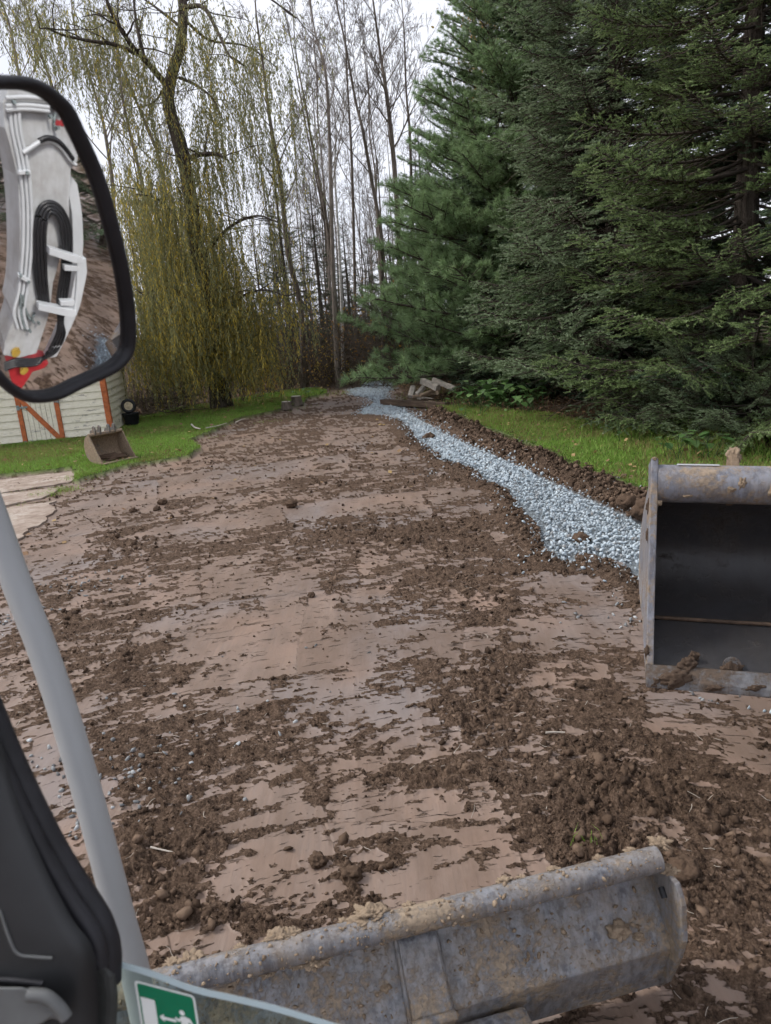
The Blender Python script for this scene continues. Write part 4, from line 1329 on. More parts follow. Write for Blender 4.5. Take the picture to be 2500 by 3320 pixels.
# mud on the blade
rnd = random.Random(5)
mudspots = [(1200, 2990, 0.045), (1225, 2965, 0.028), (905, 3060, 0.034), (950, 3055, 0.026), (640, 3130, 0.022), (610, 3140, 0.026), (1020, 3110, 0.03), (960, 3090, 0.016), (860, 3110, 0.018), (1640, 2872, 0.022), (1500, 2950, 0.014), (1700, 2880, 0.014), (1800, 2835, 0.018), (2150, 2770, 0.03), (2160, 2790, 0.022), (1950, 2810, 0.016), (1330, 2950, 0.016), (560, 3150, 0.02), (780, 3090, 0.014), (1850, 2870, 0.012), (2060, 2800, 0.015), (1120, 3030, 0.014)]
for i, (px, py, s) in enumerate(mudspots):
    n1 = BA.cross((CAM_P - TB).normalized()).normalized()
    mid = onplane(px, py, TA + Vector((0, 0, 0.0)), (BU * 0.75 + Vector((0, 0, 0.66))).normalized())
    tt = (mid - TL).dot(BA)
    axp = TL + BA * tt
    dirv = (mid - axp)
    dirv = (dirv - BA * dirv.dot(BA))
    dirv = dirv.normalized() if dirv.length > 1e-4 else Vector((0, 0, 1))
    if dirv.z < 0 and dirv.dot(BU) < 0:
        dirv = -dirv
    c = axp + dirv * 0.036
    lump_obj('mud_clump', M['mud'], c, s * 0.72, (1.3, 1.0, 0.5), i + 20, 4, bl, EXO, 0.95)
for i, (px, py, s) in enumerate([(2000, 3010, 0.035), (2070, 3035, 0.018), (1250, 3200, 0.015), (1470, 3290, 0.014), (2190, 3020, 0.03)]):
    c = onplane(px, py, p0, pn)
    lump_obj('mud_clump', M['mud'], c, s, (1.0, 1.0, 0.5), i + 60, 3, bl, EXO, 0.6)

rnd2 = np.random.default_rng(8)
nf = 520
ss = rnd2.uniform(0.1, BL - 0.02, nf)
an = rnd2.uniform(-0.5, 1.9, nf)
pf = np.array([tuple(TL + BA * float(a_) + (BU * math.cos(b_) + Vector((0, 0, 1)) * math.sin(b_)) * 0.0375) for a_, b_ in zip(ss, an)])
pl = np.array([tuple(BP3(float(a_), s_top).lerp(BP3(float(a_), s_fold), float(b_)) + pn * 0.002) for a_, b_ in zip(rnd2.uniform(0.1, BL - 0.02, nf), rnd2.random(nf) ** 0.7)])
fV, fF, fS = lumps(np.concatenate([pf, pl]) - np.array(EXO), 0.0015 + 0.0065 * rnd2.random(2 * nf) ** 4, 0.4, 0, (1.2, 1.0, 0.6), rnd2)
link('mud_flecks', np_mesh('mud_flecks', fV, fF, M['mud'], attrs={'shade': ('FLOAT', fS)}), bl)['kind'] = 'stuff'
# ---- big bucket
KT, KB = dp(2123, 1492, 3.05), dp(2076, 2212, 2.98)
KW = (dp(2500, 1497, 2.94) - dp(2123, 1492, 3.05)).normalized()
KV = (KB - KT).normalized()
KD = KW.cross(KV).normalized()
if KD.dot(KT - CAM_P) < 0:
    KD = -KD                                       # away from the camera
KV = (KV - KW * KV.dot(KW)).normalized()
HB = (KB - KT).length
print('bucket', KT, KB, HB, KW)
WB = 1.25
def K3(w, v, d):
    return KT + KW * w + KV * v + KD * d
ft = lambda py: (py - 1492) / (2212 - 1492) * HB
inner = [(ft(1560), 0.06), (ft(1600), 0.20), (ft(1660), 0.34), (ft(1760), 0.45), (ft(1880), 0.43), (ft(1960), 0.32), (ft(2012), 0.20), (ft(2150), 0.03), (ft(2175), 0.0)]
innc = [(p.x, p.y) for p in smooth_pts([Vector((a, b, 0)) for a, b in inner[:7]], 4)] + inner[7:]
outer = [(v + (0.03 if v > 0.5 * HB else -0.02), d + 0.03) for v, d in innc]
m = MB()
loop = innc + outer[::-1]
m.loft([[K3(w, v, d) for v, d in loop] for w in (0.012, WB / 2, WB - 0.012)], True, True, 0, False)
for i in range(len(m.s)):
    m.s[i] = True
bk = m.build('bucket', M['bucket_in_shaded'], exc, EXO)
_es = bk.modifiers.new('split', 'EDGE_SPLIT')
_es.split_angle = R(32)
tag(bk, 'big grading bucket hanging with its dark hollow towards the cab')
sideprof = [(-0.008, 0.0), (ft(1530), -0.012), (ft(1625), -0.012), (ft(1760), 0.0), (ft(2000), 0.005), (ft(2150), -0.01), (ft(2180), 0.02)] + [(v + 0.01, d + 0.04) for v, d in innc[::-1]] + [(0.0, 0.12)]
for s in (0, 1):
    m = MB()
    m.prism([K3(s * WB - 0.014, v, d) for v, d in sideprof], KW * 0.028)
    m.build('side_plate', M['bucket_out'], bk, EXO, 0.004)
m = MB()
m.tube([K3(0.014 + (WB - 0.028) * i / 12, ft(1562), 0.055) for i in range(13)], 0.078, 28)
tag(m.build('top_tube', M['bucket_out'], bk, EXO), 'mud smeared tube along the bucket top')
m = MB()
m.box(K3(0.17, ft(1503), 0.035), KW * 0.08, KV * 0.003, KD * 0.02)
m.build('plate', M['white_paint'], bk, EXO)
m = MB()
m.tube([K3(0.014, ft(2007), 0.195), K3(WB - 0.014, ft(2007), 0.195)], 0.009, 8)
m.build('weld_seam', simple('rusty_weld', (0.07, 0.045, 0.03), 0.8, 0.5, 30, 0.4, 0.004), bk, EXO)
m = MB()
m.prism([K3(-0.015, ft(2152), 0.022), K3(-0.015, ft(2152), -0.008), K3(-0.015, ft(2196), -0.045), K3(-0.015, ft(2222), -0.045), K3(-0.015, ft(2214), 0.01)], KW * (WB + 0.03))
tag(m.build('cutting_edge', M['bucket_edge'], bk, EXO, 0.004), 'worn cutting edge caked with mud')
for w in (0.31, 0.52, 0.75, 1.0):
    m = MB()
    c = K3(w, ft(2138), 0.035)
    nn_ = (KV.cross(KW)).normalized()
    if nn_.dot(CAM_P - c) < 0:
        nn_ = -nn_
    m.disc(c, nn_, 0.022, 0.022, 6)
    m.disc(c, nn_, 0.034, 0.010, 16)
    m.build('bolt', M['bucket_edge'], bk, EXO, 0.002)
rnd = random.Random(3)
for i, (w, py, d, s, fl, mt) in enumerate([(0.10, 2195, -0.035, 0.075, (1.3, 0.5, 0.8), 'wet_mud'), (0.14, 2150, 0.0, 0.055, (0.9, 0.5, 1.1), 'wet_mud'), (0.17, 2120, 0.04, 0.035, (0.9, 0.5, 1.0), 'wet_mud'), (0.03, 2205, -0.03, 0.05, (1.0, 0.6, 0.7), 'wet_mud'), (0.31, 2150, 0.02, 0.045, (1.3, 0.45, 0.9), 'wet_mud'), (0.50, 2145, 0.02, 0.055, (0.9, 0.45, 1.1), 'wet_mud'), (0.38, 2195, -0.045, 0.030, (1.8, 0.5, 0.6), 'wet_mud'), (0.24, 2205, -0.045, 0.03, (2.0, 0.5, 0.6), 'wet_mud'), (0.50, 2205, -0.045, 0.03, (2.0, 0.5, 0.6), 'wet_mud'),
                              (0.33, 1566, -0.02, 0.030, (0.8, 0.5, 1.2), 'mud'), (0.29, 1585, -0.018, 0.024, (1.2, 0.5, 0.6), 'mud'), (0.45, 1585, -0.02, 0.042, (1.0, 0.5, 1.0), 'mud'), (0.02, 1632, 0.0, 0.02, (1, 0.6, 0.8), 'mud'), (0.13, 1608, -0.005, 0.014, (2.2, 0.5, 0.5), 'mud'), (-0.012, 2120, 0.0, 0.03, (0.5, 0.6, 1.4), 'wet_mud'), (-0.012, 1740, 0.06, 0.028, (0.5, 0.7, 1.6), 'wet_mud'), (-0.012, 1640, 0.06, 0.03, (0.5, 0.7, 1.8), 'wet_mud'), (0.0, 1487, 0.0, 0.014, (1, 1, 0.8), 'mud')]):
    lump_obj('mud_clump', M[mt], K3(w, ft(py), d), s * 0.62, fl, i + 90, 3, bk, EXO, 0.6)
# mounting ears and the stick that carries the bucket
ew = (onplane(2405, 1500, KT, KD) - KT).dot(KW)
for w in (ew, ew + 0.60):
    m = MB()
    m.prism([K3(w - 0.02, v, d) for v, d in [(0.02, 0.10), (-0.03, 0.12), (-0.065, 0.135), (-0.078, 0.16), (-0.06, 0.20), (0.0, 0.24), (0.10, 0.40), (0.2, 0.38), (0.12, 0.14)]], KW * 0.035)
    o = m.build('mounting_ear', M['mud'] if w == ew else M['bucket_out'], bk, EXO, 0.006)
    lump_obj('mud_clump', M['mud'], K3(w, -0.05, 0.155), 0.030, (0.9, 1, 1.1), 130, 3, bk, EXO, 0.5)
m = MB()
s0 = K3(ew + 0.13, -0.05, 0.18)
s1 = BOOM_F + BOOM_DIR * 3.6 + Vector((0, 0, 2.6))
m.bar(s0, s0 + (s1 - s0) * 0.02, 0.05, 0.05)
top = BOOM_F + BOOM_DIR * 1.7 + Vector((0, 0, 2.5))
m = MB()
pA, pB = K3(ew + 0.30, -0.02, 0.2), Vector((2.95, 4.0, 3.3))
side_ = (pB - pA).cross(Vector((0, 0, 1))).normalized()
upv = side_.cross((pB - pA).normalized())
rr_ = []
for k, h in ((0, 0.06), (0.15, 0.12), (0.6, 0.17), (1.0, 0.12)):
    c = pA.lerp(pB, k)
    rr_.append([c + side_ * 0.10 + upv * h, c - side_ * 0.10 + upv * h, c - side_ * 0.10 - upv * h, c + side_ * 0.10 - upv * h])
m.loft(rr_, True, True, 0, False)
tag(m.build('stick', M['white_paint'], exc, EXO, 0.01), 'white stick carrying the bucket, out of view')
m = MB()
bt = sum((p for p in mpoly(BP[:4])), Vector()) / 4 - BOOM_N * 0.13
rr_ = []
for k, c in enumerate([bt, Vector((1.85, 2.9, 3.6)), Vector((2.75, 4.0, 3.35))]):
    tt = (Vector((2.75, 4.0, 3.35)) - bt).normalized()
    sd = tt.cross(Vector((0, 0, 1))).normalized()
    uu = sd.cross(tt)
    h = (0.16, 0.17, 0.11)[k]
    rr_.append([c + sd * 0.12 + uu * h, c - sd * 0.12 + uu * h, c - sd * 0.12 - uu * h, c + sd * 0.12 - uu * h])
m.loft(rr_, True, True, 0, False)
tag(m.build('boom_tip', M['white_paint'], exc, EXO, 0.01), 'upper white boom end, out of view')

# ---- door pillar, seals and bracket at the lower left
def strip(edges, depth, name, mat, parent, bulge=0.0):
    """a skin between two traced edges, with thickness"""
    m = MB()
    ea = smooth_pts([dp(a, b, depth) for a, b in edges[0]], 5)
    eb = smooth_pts([dp(a, b, depth) for a, b in edges[1]], 5)
    n = min(len(ea), len(eb))
    back = ray(150, 2900).normalized()
    rings = []
    for i in range(n):
        p, q = ea[i], eb[i]
        rr = []
        for k in range(7):
            s = k / 6
            rr.append(p.lerp(q, s) - back * (bulge * math.sin(math.pi * s)))
        rr += [q + back * 0.03, p + back * 0.03]
        rings.append(rr)
    m.loft(rings, True, True)
    return m.build(name, mat, parent, EXO)
pil = strip(([(-300, 1900), (-260, 2300), (-200, 2700), (-150, 3000), (-120, 3300), (-120, 3480)], [(-100, 2000), (40, 2540), (132, 2780), (232, 2975), (310, 3110), (320, 3480)]), 0.70, 'door_pillar', M['dark_panel'], exc, 0.012)
tag(pil, 'dark grey cab pillar panel at the lower left')
for name, pts, r, dpt in (
    ('door_seal', [(-110, 2020), (-60, 2220), (-10, 2350), (40, 2470), (100, 2600), (165, 2730), (230, 2840), (290, 2930), (330, 3000), (352, 3080), (352, 3180)], 0.0125, 0.735),
    ('door_seal', [(-110, 2140), (-40, 2380), (20, 2520), (90, 2670), (160, 2800), (225, 2910), (280, 2990), (315, 3060), (325, 3130)], 0.0085, 0.715),
    ('inner_seal', [(-110, 2280), (-40, 2500), (20, 2640), (90, 2790), (160, 2910), (220, 3000), (270, 3070), (300, 3130)], 0.006, 0.705),
):
    m = MB()
    m.tube(smooth_pts([dp(a, b, dpt) for a, b in pts], 6), r, 12)
    tag(m.build(name, M['black_rubber'], pil, EXO), 'black rubber door seal')
m = MB()
foot = [(-40, 3060), (150, 3085), (262, 3096), (300, 3100), (345, 3112), (378, 3160), (386, 3230), (382, 3320), (380, 3480), (-40, 3480)]
m.prism([dp(a, b, 0.72) for a, b in foot], ray(150, 2900) * 0.03)
tag(m.build('pillar_foot', simple('foot_rubber', (0.055, 0.058, 0.056), 0.6, 0.5, 14, 0.4, 0.004), pil, EXO, 0.012, 4), 'dusty rubber foot of the pillar')
m = MB()
m.tube(smooth_pts([dp(a, b, 0.690) for a, b in [(0, 2950), (30, 3040), (58, 3092), (110, 3102), (170, 3106)]], 5), 0.0016, 6)
m.build('panel_crease', M['grey_plastic'], pil, EXO)
m = MB()
m.tube(smooth_pts([dp(a, b, 0.690) for a, b in [(-20, 3176), (60, 3180), (140, 3190)]], 4), 0.003, 6)
m.build('panel_crease', M['black_rubber'], pil, EXO)
m = MB()
lat = [(-60, 3190), (0, 3200), (70, 3200), (150, 3222), (195, 3260), (222, 3300), (205, 3318), (170, 3300), (120, 3330), (90, 3480), (-60, 3480)]
m.prism([dp(a, b, 0.675) for a, b in lat], ray(150, 3200) * 0.02)
tag(m.build('latch_cover', M['grey_plastic'], pil, EXO, 0.006, 3), 'pale grey plastic latch cover')
m = MB()
m.tube(smooth_pts([dp(a, b, 0.672) for a, b in [(90, 3225), (150, 3232), (195, 3270), (215, 3300)]], 5), 0.006, 8)
m.build('latch_lever', M['grey_plastic'], pil, EXO)

# ---- lower window pane with the exit sticker
t = NT('pane_glass', 0.02, 0.5)
t.b.inputs['Transmission Weight'].default_value = 1.0
t.b.inputs['IOR'].default_value = 1.1
t.set(color=(0.66, 0.78, 0.74))
M['pane'] = t.m
GD = 0.74
gtop = [(290, 3106), (330, 3112), (390, 3127), (500, 3160), (630, 3208), (770, 3240), (900, 3272), (1060, 3320), (1250, 3380)]
gp = smooth_pts([dp(a, b, GD) for a, b in gtop], 4)
gdn = (dp(700, 3700, GD + 0.02) - dp(700, 3200, GD))
gback = ray(600, 3250).normalized() * 0.006
m = MB()
m.loft([[p, p + gdn, p + gdn + gback, p + gback] for p in gp], True, True, 0, False)
pane = m.build('window_pane', M['pane'], exc, EXO)
tag(pane, 'clear lower windscreen pane with a bright cut edge')
m = MB()
te = NT('pane_edge', 0.25, 0.5).set(color=(0.50, 0.62, 0.66)).m
m.loft([[p - gback * 0.2 - gdn * 0.018, p - gback * 0.2 + gdn * 0.022, p + gback * 1.2 + gdn * 0.012, p + gback * 1.2 - gdn * 0.024] for p in gp], True, True, 0, False)
m.build('pane_edge', te, pane, EXO)
# sticker: white card, green field, door, arrow, running figure
sc = [(435, 3178), (630, 3229), (660, 3420), (465, 3370)]
def ST(u, v, lift):
    a = Vector(sc[0] + (0,)).lerp(Vector(sc[1] + (0,)), u)
    b = Vector(sc[3] + (0,)).lerp(Vector(sc[2] + (0,)), u)
    p = a.lerp(b, v)
    return dp(p.x, p.y, GD - 0.0015 - lift)
M['st_white'] = NT('sticker_white', 0.4).set(color=(0.75, 0.77, 0.75)).m
M['st_green'] = NT('sticker_green', 0.4).set(color=(0.0, 0.16, 0.075)).m
m = MB()
def flat(poly, lift, mi):
    m.add([ST(u, v, lift) for u, v in poly], [tuple(range(len(poly)))], mi)
def rrect(u0, v0, u1, v1, r):
    out = []
    for cx_, cy_, a0 in ((u1 - r, v0 + r, -90), (u1 - r, v1 - r, 0), (u0 + r, v1 - r, 90), (u0 + r, v0 + r, 180)):
        for k in range(5):
            a = R(a0 + k * 22.5)
            out.append((cx_ + r * math.cos(a), cy_ + r * math.sin(a)))
    return out
flat(rrect(0, 0, 1, 1, 0.06), 0.0, 0)
flat(rrect(0.035, 0.035, 0.965, 0.965, 0.04), 0.0004, 1)
flat([(0.06, 0.26), (0.30, 0.26), (0.30, 0.80), (0.06, 0.80)], 0.0008, 0)
flat([(0.34, 0.53), (0.42, 0.46), (0.42, 0.505), (0.62, 0.505), (0.62, 0.555), (0.42, 0.555), (0.42, 0.60)], 0.0008, 0)
flat([(0.74 + 0.045 * math.cos(2 * math.pi * k / 14), 0.36 + 0.045 * math.sin(2 * math.pi * k / 14)) for k in range(14)], 0.0008, 0)
flat([(0.70, 0.43), (0.80, 0.41), (0.84, 0.47), (0.80, 0.64), (0.70, 0.62)], 0.0008, 0)                 # body
flat([(0.71, 0.44), (0.73, 0.49), (0.66, 0.53), (0.60, 0.48), (0.62, 0.455), (0.665, 0.485)], 0.0010, 0)   # front arm
flat([(0.80, 0.42), (0.86, 0.43), (0.93, 0.55), (0.90, 0.57), (0.83, 0.48)], 0.0010, 0)                    # rear arm
flat([(0.70, 0.60), (0.78, 0.62), (0.70, 0.73), (0.72, 0.84), (0.68, 0.85), (0.64, 0.72)], 0.0010, 0)      # front leg
flat([(0.74, 0.61), (0.81, 0.62), (0.86, 0.76), (0.96, 0.80), (0.95, 0.83), (0.83, 0.80)], 0.0010, 0)      # rear leg
so = m.build('exit_sticker', [M['st_white'], M['st_green']], pane, EXO)
tag(so, 'green and white emergency exit sticker with running figure and arrow')

# ================================================================== VEGETATION
def leafmat(name, c0, c1, c2, trans=0.3, rough=0.55):
    t = NT(name, rough, 0.3)
    s = t.attr('shade')
    c = t.ramp(s, [(0.0, c0), (0.55, c1), (1.0, c2)])
    t.set(color=c)
    if trans:
        t.translucent(c, trans)
    return t.m
M['willow_leaf'] = leafmat('willow_leaf', (0.17, 0.19, 0.10), (0.28, 0.28, 0.125), (0.58, 0.44, 0.07), 0.48)
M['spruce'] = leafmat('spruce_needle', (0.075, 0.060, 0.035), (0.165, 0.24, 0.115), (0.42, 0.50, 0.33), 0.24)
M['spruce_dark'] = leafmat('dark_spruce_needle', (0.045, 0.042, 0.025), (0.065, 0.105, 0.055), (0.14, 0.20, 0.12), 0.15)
M['spruce_bright'] = leafmat('bright_spruce_needle', (0.085, 0.065, 0.03), (0.15, 0.225, 0.08), (0.35, 0.44, 0.20), 0.22)
M['pine'] = leafmat('pine_needle', (0.11, 0.11, 0.05), (0.19, 0.30, 0.135), (0.41, 0.54, 0.28), 0.32)
M['autumn_leaf'] = leafmat('autumn_leaf', (0.22, 0.10, 0.03), (0.36, 0.21, 0.05), (0.42, 0.30, 0.06), 0.35)
M['weed_leaf'] = leafmat('weed_leaf', (0.05, 0.10, 0.03), (0.085, 0.17, 0.05), (0.15, 0.25, 0.085), 0.25, 0.5)
M['grass'] = leafmat('grass_blade', (0.20, 0.25, 0.06), (0.215, 0.38, 0.065), (0.35, 0.51, 0.11), 0.33, 0.6)
M['dry_grass'] = leafmat('dry_grass_blade', (0.20, 0.15, 0.06), (0.30, 0.24, 0.10), (0.16, 0.19, 0.05), 0.25, 0.7)
M['willow_twig'] = simple('willow_twig', (0.20, 0.16, 0.06), 0.8, 0.2, 3, 0.0)
M['twig_dark'] = simple('conifer_twig', (0.06, 0.048, 0.038), 0.9, 0.3, 3, 0.0)
M['litter_leaf'] = leafmat('litter_leaf', (0.10, 0.055, 0.035), (0.22, 0.13, 0.08), (0.38, 0.27, 0.12), 0.15, 0.8)

def tubes(polys, sides_of=lambda r: 5):
    """polys: list of (pts (n,3), radii (n,)) -> V, F(quads); lines of one length are swept together"""
    groups = {}
    for pts, rad in polys:
        groups.setdefault((len(pts), sides_of(rad[0])), []).append((pts, rad))
    Vs, Fs, b = [], [], 0
    for (n, k), lst in groups.items():
        P = np.array([p for p, _ in lst], float)
        Rd = np.array([r for _, r in lst], float)
        m = len(lst)
        t = np.gradient(P, axis=1)
        t /= np.linalg.norm(t, axis=2)[..., None] + 1e-9
        ref = np.where(np.abs(t[:, :1, 2:3]) < 0.8, np.array([0.31, 0.17, 0.93]), np.array([0.95, 0.3, 0.05]))
        u = np.cross(t, np.broadcast_to(ref, t.shape))
        u /= np.linalg.norm(u, axis=2)[..., None] + 1e-9
        w = np.cross(u, t)
        a = 2 * np.pi * np.arange(k) / k
        ring = P[:, :, None, :] + Rd[:, :, None, None] * (u[:, :, None, :] * np.cos(a)[:, None] + w[:, :, None, :] * np.sin(a)[:, None])
        Vs.append(ring.reshape(-1, 3))
        i = np.arange(n - 1)[:, None] * k
        j = np.arange(k)[None, :]
        jj = (j + 1) % k
        F = np.stack([i + j, i + jj, i + k + jj, i + k + j], -1).reshape(-1, 4)
        Fs.append((F[None] + (np.arange(m) * n * k)[:, None, None] + b).reshape(-1, 4))
        b += m * n * k
    return np.concatenate(Vs), np.concatenate(Fs)

def limb(rng, p, d, length, r0, r1, n, wob=0.10, up=0.0):
    pts, d = [np.array(p, float)], np.array(d, float)
    d /= np.linalg.norm(d)
    for i in range(n):
        d = d + rng.normal(size=3) * wob + np.array([0, 0, up])
        d /= np.linalg.norm(d)
        pts.append(pts[-1] + d * length / n)
    return np.array(pts), np.linspace(r0, r1, n + 1), d

def bare_branches(rng, trunk, trad, first=0.25, nb=16, ratio=0.42, asc=0.75, depth=3, H=12):
    """branches and twigs of a leafless tree; trunk is an (n,3) line"""
    polys = []
    n = len(trunk)
    cum = np.linspace(0, 1, n)
    def pt(s):
        return np.array([np.interp(s, cum, trunk[:, k]) for k in range(3)])
    def sub(pts, rad, length, level):
        m = {1: 7, 2: 4, 3: 3}.get(level, 0)
        for i in range(m):
            s = rng.uniform(0.22, 1.0)
            k = s * (len(pts) - 1)
            a = int(min(k, len(pts) - 2))
            p = pts[a] + (pts[a + 1] - pts[a]) * (k - a)
            ax = pts[a + 1] - pts[a]
            ax /= np.linalg.norm(ax)
            q = rng.normal(size=3)
            q -= ax * q.dot(ax)
            q /= np.linalg.norm(q)
            d = ax * rng.uniform(0.6, 0.9) + q * rng.uniform(0.45, 0.8) + np.array([0, 0, 0.18])
            L = length * rng.uniform(0.28, 0.55) * (1.15 - 0.5 * s)
            r = max(rad * (1 - 0.6 * s) * 0.55, 0.0045)
            P, Rr, _ = limb(rng, p, d, L, r, max(r * 0.35, 0.0032), (4, 3, 2)[level - 1], 0.13, 0.05)
            polys.append((P, Rr))
            if level < depth:
                sub(P, r, L, level + 1)
    for i in range(nb):
        s = first + (1 - first) * (i + rng.random()) / nb
        p = pt(s)
        az = rng.uniform(0, 2 * np.pi)
        d = np.array([math.cos(az), math.sin(az), 0]) * (1 - asc * 0.6) + np.array([0, 0, asc])
        L = H * ratio * (1.05 - 0.75 * s) * rng.uniform(0.5, 1.1)
        r = trad * (1 - s * 0.85) * rng.uniform(0.35, 0.55)
        P, Rr, _ = limb(rng, p, d, L, r, r * 0.25, 7, 0.08, 0.04)
        polys.append((P, Rr))
        sub(P, r, L, 1)
    return polys

def tree_meshes(seed, H, r0, lean=(0, 0), nb=16, first=0.25, ratio=0.36, depth=3, trunk=None, mat='bark', asc=0.75):
    rng = np.random.default_rng(seed)
    if trunk is None:
        n = 12
        z = np.linspace(0, H, n)
        w = np.cumsum(rng.normal(size=(n, 2)) * 0.05, 0)
        trunk = np.stack([lean[0] * z + w[:, 0], lean[1] * z + w[:, 1], z], 1)
        trunk[:, :2] -= trunk[0, :2]
        trunk[0, 2] = -0.15
    n = len(trunk)
    s = np.linspace(0, 1, n)
    rad = r0 * (1 - s) ** 0.8 + 0.006
    rad[0] *= 1.35
    tV, tF = tubes([(trunk, rad)], lambda r: 9)
    pol = bare_branches(rng, trunk, r0, first, nb, ratio, asc, depth, H)
    bV, bF = tubes(pol, lambda r: 5 if r > 0.02 else (4 if r > 0.01 else 3))
    return np_mesh('trunk', tV, tF, M[mat], smooth=True), np_mesh('crown', bV, bF, M[mat], smooth=True)

def place_tree(name, meshes, loc, label, cat='tree', group=None, rz=0.0, sc=1.0):
    o = empty(name, loc, rz)
    o.scale = (sc, sc, sc)
    tag(o, label, cat, group)
    a = link('trunk', meshes[0], o)
    b = link('crown', meshes[1], o)
    b['kind'] = 'stuff'
    return o

# ---- leafless trees that stand out, trunks traced on their own distance
def traced(px_pts, y):
    base = on_ground(*px_pts[0]) if y is None else aty(px_pts[0][0], px_pts[0][1], y)
    y = base.y
    pts = [aty(a, b, y) for a, b in px_pts]
    pts = [p + Vector((0, 0.04 * i * (1 if i % 2 else -1), 0)) for i, p in enumerate(pts)]
    sp_ = smooth_pts(pts, 4)
    base = sp_[0]
    gzb = gz(base.x, base.y)
    arr = np.array([tuple(p) for p in sp_])
    org = np.array([base.x, base.y, gzb])
    if arr[0, 2] > gzb - 0.1:
        arr[0, 2] = gzb - 0.15
    return arr - org, Vector(org)
named = [
    # px line from the base up, radius, branches, first, label, bark
    ([(1094, 1218), (1085, 1000), (1076, 735), (1068, 447), (1056, 235), (1020, 100), (1000, -60)], 0.095, 20, 0.30, 'leafless tree with a grey brown stem left of the birch', 'bark_pale'),
    ([(1112, 1222), (1108, 1000), (1100, 800), (1085, 560), (1090, 420), (1072, 240)], 0.065, 9, 0.5, 'slim pale birch stem close beside a darker trunk', 'bark_birch'),
    ([(1153, 1214), (1150, 900), (1141, 529), (1128, 300), (1120, 117), (1110, -80)], 0.07, 18, 0.35, 'straight thin leafless tree right of the birch', 'bark'),
    ([(1245, 1218), (1240, 1000), (1235, 765), (1206, 588), (1175, 420), (1153, 323), (1120, 147), (1090, 0), (1070, -120)], 0.085, 18, 0.32, 'leafless tree leaning left above the end of the gravel', 'bark'),
    ([(1300, 1218), (1296, 900), (1288, 676), (1270, 441), (1250, 290), (1235, 176), (1212, 30), (1195, -120)], 0.125, 24, 0.36, 'tallest leafless tree with many rising limbs left of the pine', 'bark'),
    ([(1345, 1220), (1340, 900), (1330, 470), (1318, 300), (1310, 120), (1300, -40)], 0.075, 16, 0.40, 'leafless tree partly hidden behind the pine edge', 'bark'),
    ([(985, 1260), (976, 1000), (935, 823), (909, 588), (876, 382), (850, 200), (835, 60), (820, -100)], 0.11, 16, 0.34, 'dark leafless tree leaning left at the right of the willow', 'bark'),
    ([(1100, 1215), (1072, 820), (1047, 647), (1010, 460), (994, 353), (960, 180), (950, 20)], 0.07, 14, 0.40, 'leafless tree bending left behind the birch', 'bark'),
    ([(500, 1330), (480, 900), (470, 640), (420, 440), (400, 300), (370, 100), (340, -60)], 0.08, 18, 0.3, 'leafless tree standing between mirror and willow trunk', 'bark_pale'),
    ([(560, 1310), (545, 800), (525, 540), (440, 330), (395, 200), (350, 60)], 0.08, 16, 0.34, 'leafless tree leaning left directly behind the willow', 'bark'),
    ([(390, 1350), (370, 700), (350, 470), (310, 320), (250, 100), (220, -60)], 0.085, 20, 0.3, 'leafless tree rising just right of the mirror top', 'bark_pale'),
    ([(120, 1400), (110, 600), (60, 220), (20, 60), (-20, -60)], 0.09, 18, 0.34, 'leafless tree rising behind the mirror at the left edge', 'bark_pale'),
    ([(230, 1400), (200, 700), (180, 330), (130, 180), (90, 20), (70, -80)], 0.075, 16, 0.34, 'leafless tree seen above the top right curve of the mirror', 'bark'),
    ([(1246, 1245), (1243, 1150), (1240, 1050), (1238, 970), (1232, 930)], 0.035, 9, 0.35, 'short bare sapling at the far end of the gravel', 'bark'),
]
for i, (line, r0, nb, first, lab, mt) in enumerate(named):
    tr, org = traced(line, None if line[0][1] >= 1240 and line[0][1] < 1300 else (24.0 + (i * 1.7) % 5 if line[0][0] > 600 else 22.0 + (i * 1.3) % 5))
    H = float(tr[-1, 2])
    ms = tree_meshes(100 + i, H, r0 * 0.8, trunk=tr, nb=nb, first=first, ratio=0.30 if i != 13 else 0.45, mat=mt)
    place_tree('bare_tree' if 'birch stem close' not in lab else 'birch_tree', ms, org, lab, 'tree', 'leafless trees at the wood edge')

# ---- the thin wood behind, copies of six trees
protos = [tree_meshes(300 + k, 11.5 + 1.2 * k, 0.036 + 0.006 * k, (random.uniform(-0.09, 0.02), random.uniform(-0.03, 0.03)), 15, 0.32, 0.27, 3, mat=('bark', 'bark_pale')[k % 2]) for k in range(4)]
rw = random.Random(21)
n_wood = 0
for i in range(54):
    px = rw.uniform(-150, 1480) if i < 32 else rw.gauss(1120, 160)
    dist = rw.uniform(27, 46)
    p = aty(px, 1180, dist)
    zz = gz(p.x, p.y)
    k = i % 4
    place_tree('wood_tree', protos[k], (p.x, p.y, zz), 'slender leafless tree among many ' + ('behind and beside the mirror' if px < 420 else 'in the wood behind the willow' if px < 800 else 'in the wood between willow and birch' if px < 1110 else 'in the wood behind the end of the gravel'), 'tree', 'thin leafless trees of the wood behind', rw.uniform(0, 6.28), rw.uniform(0.62, 1.12))

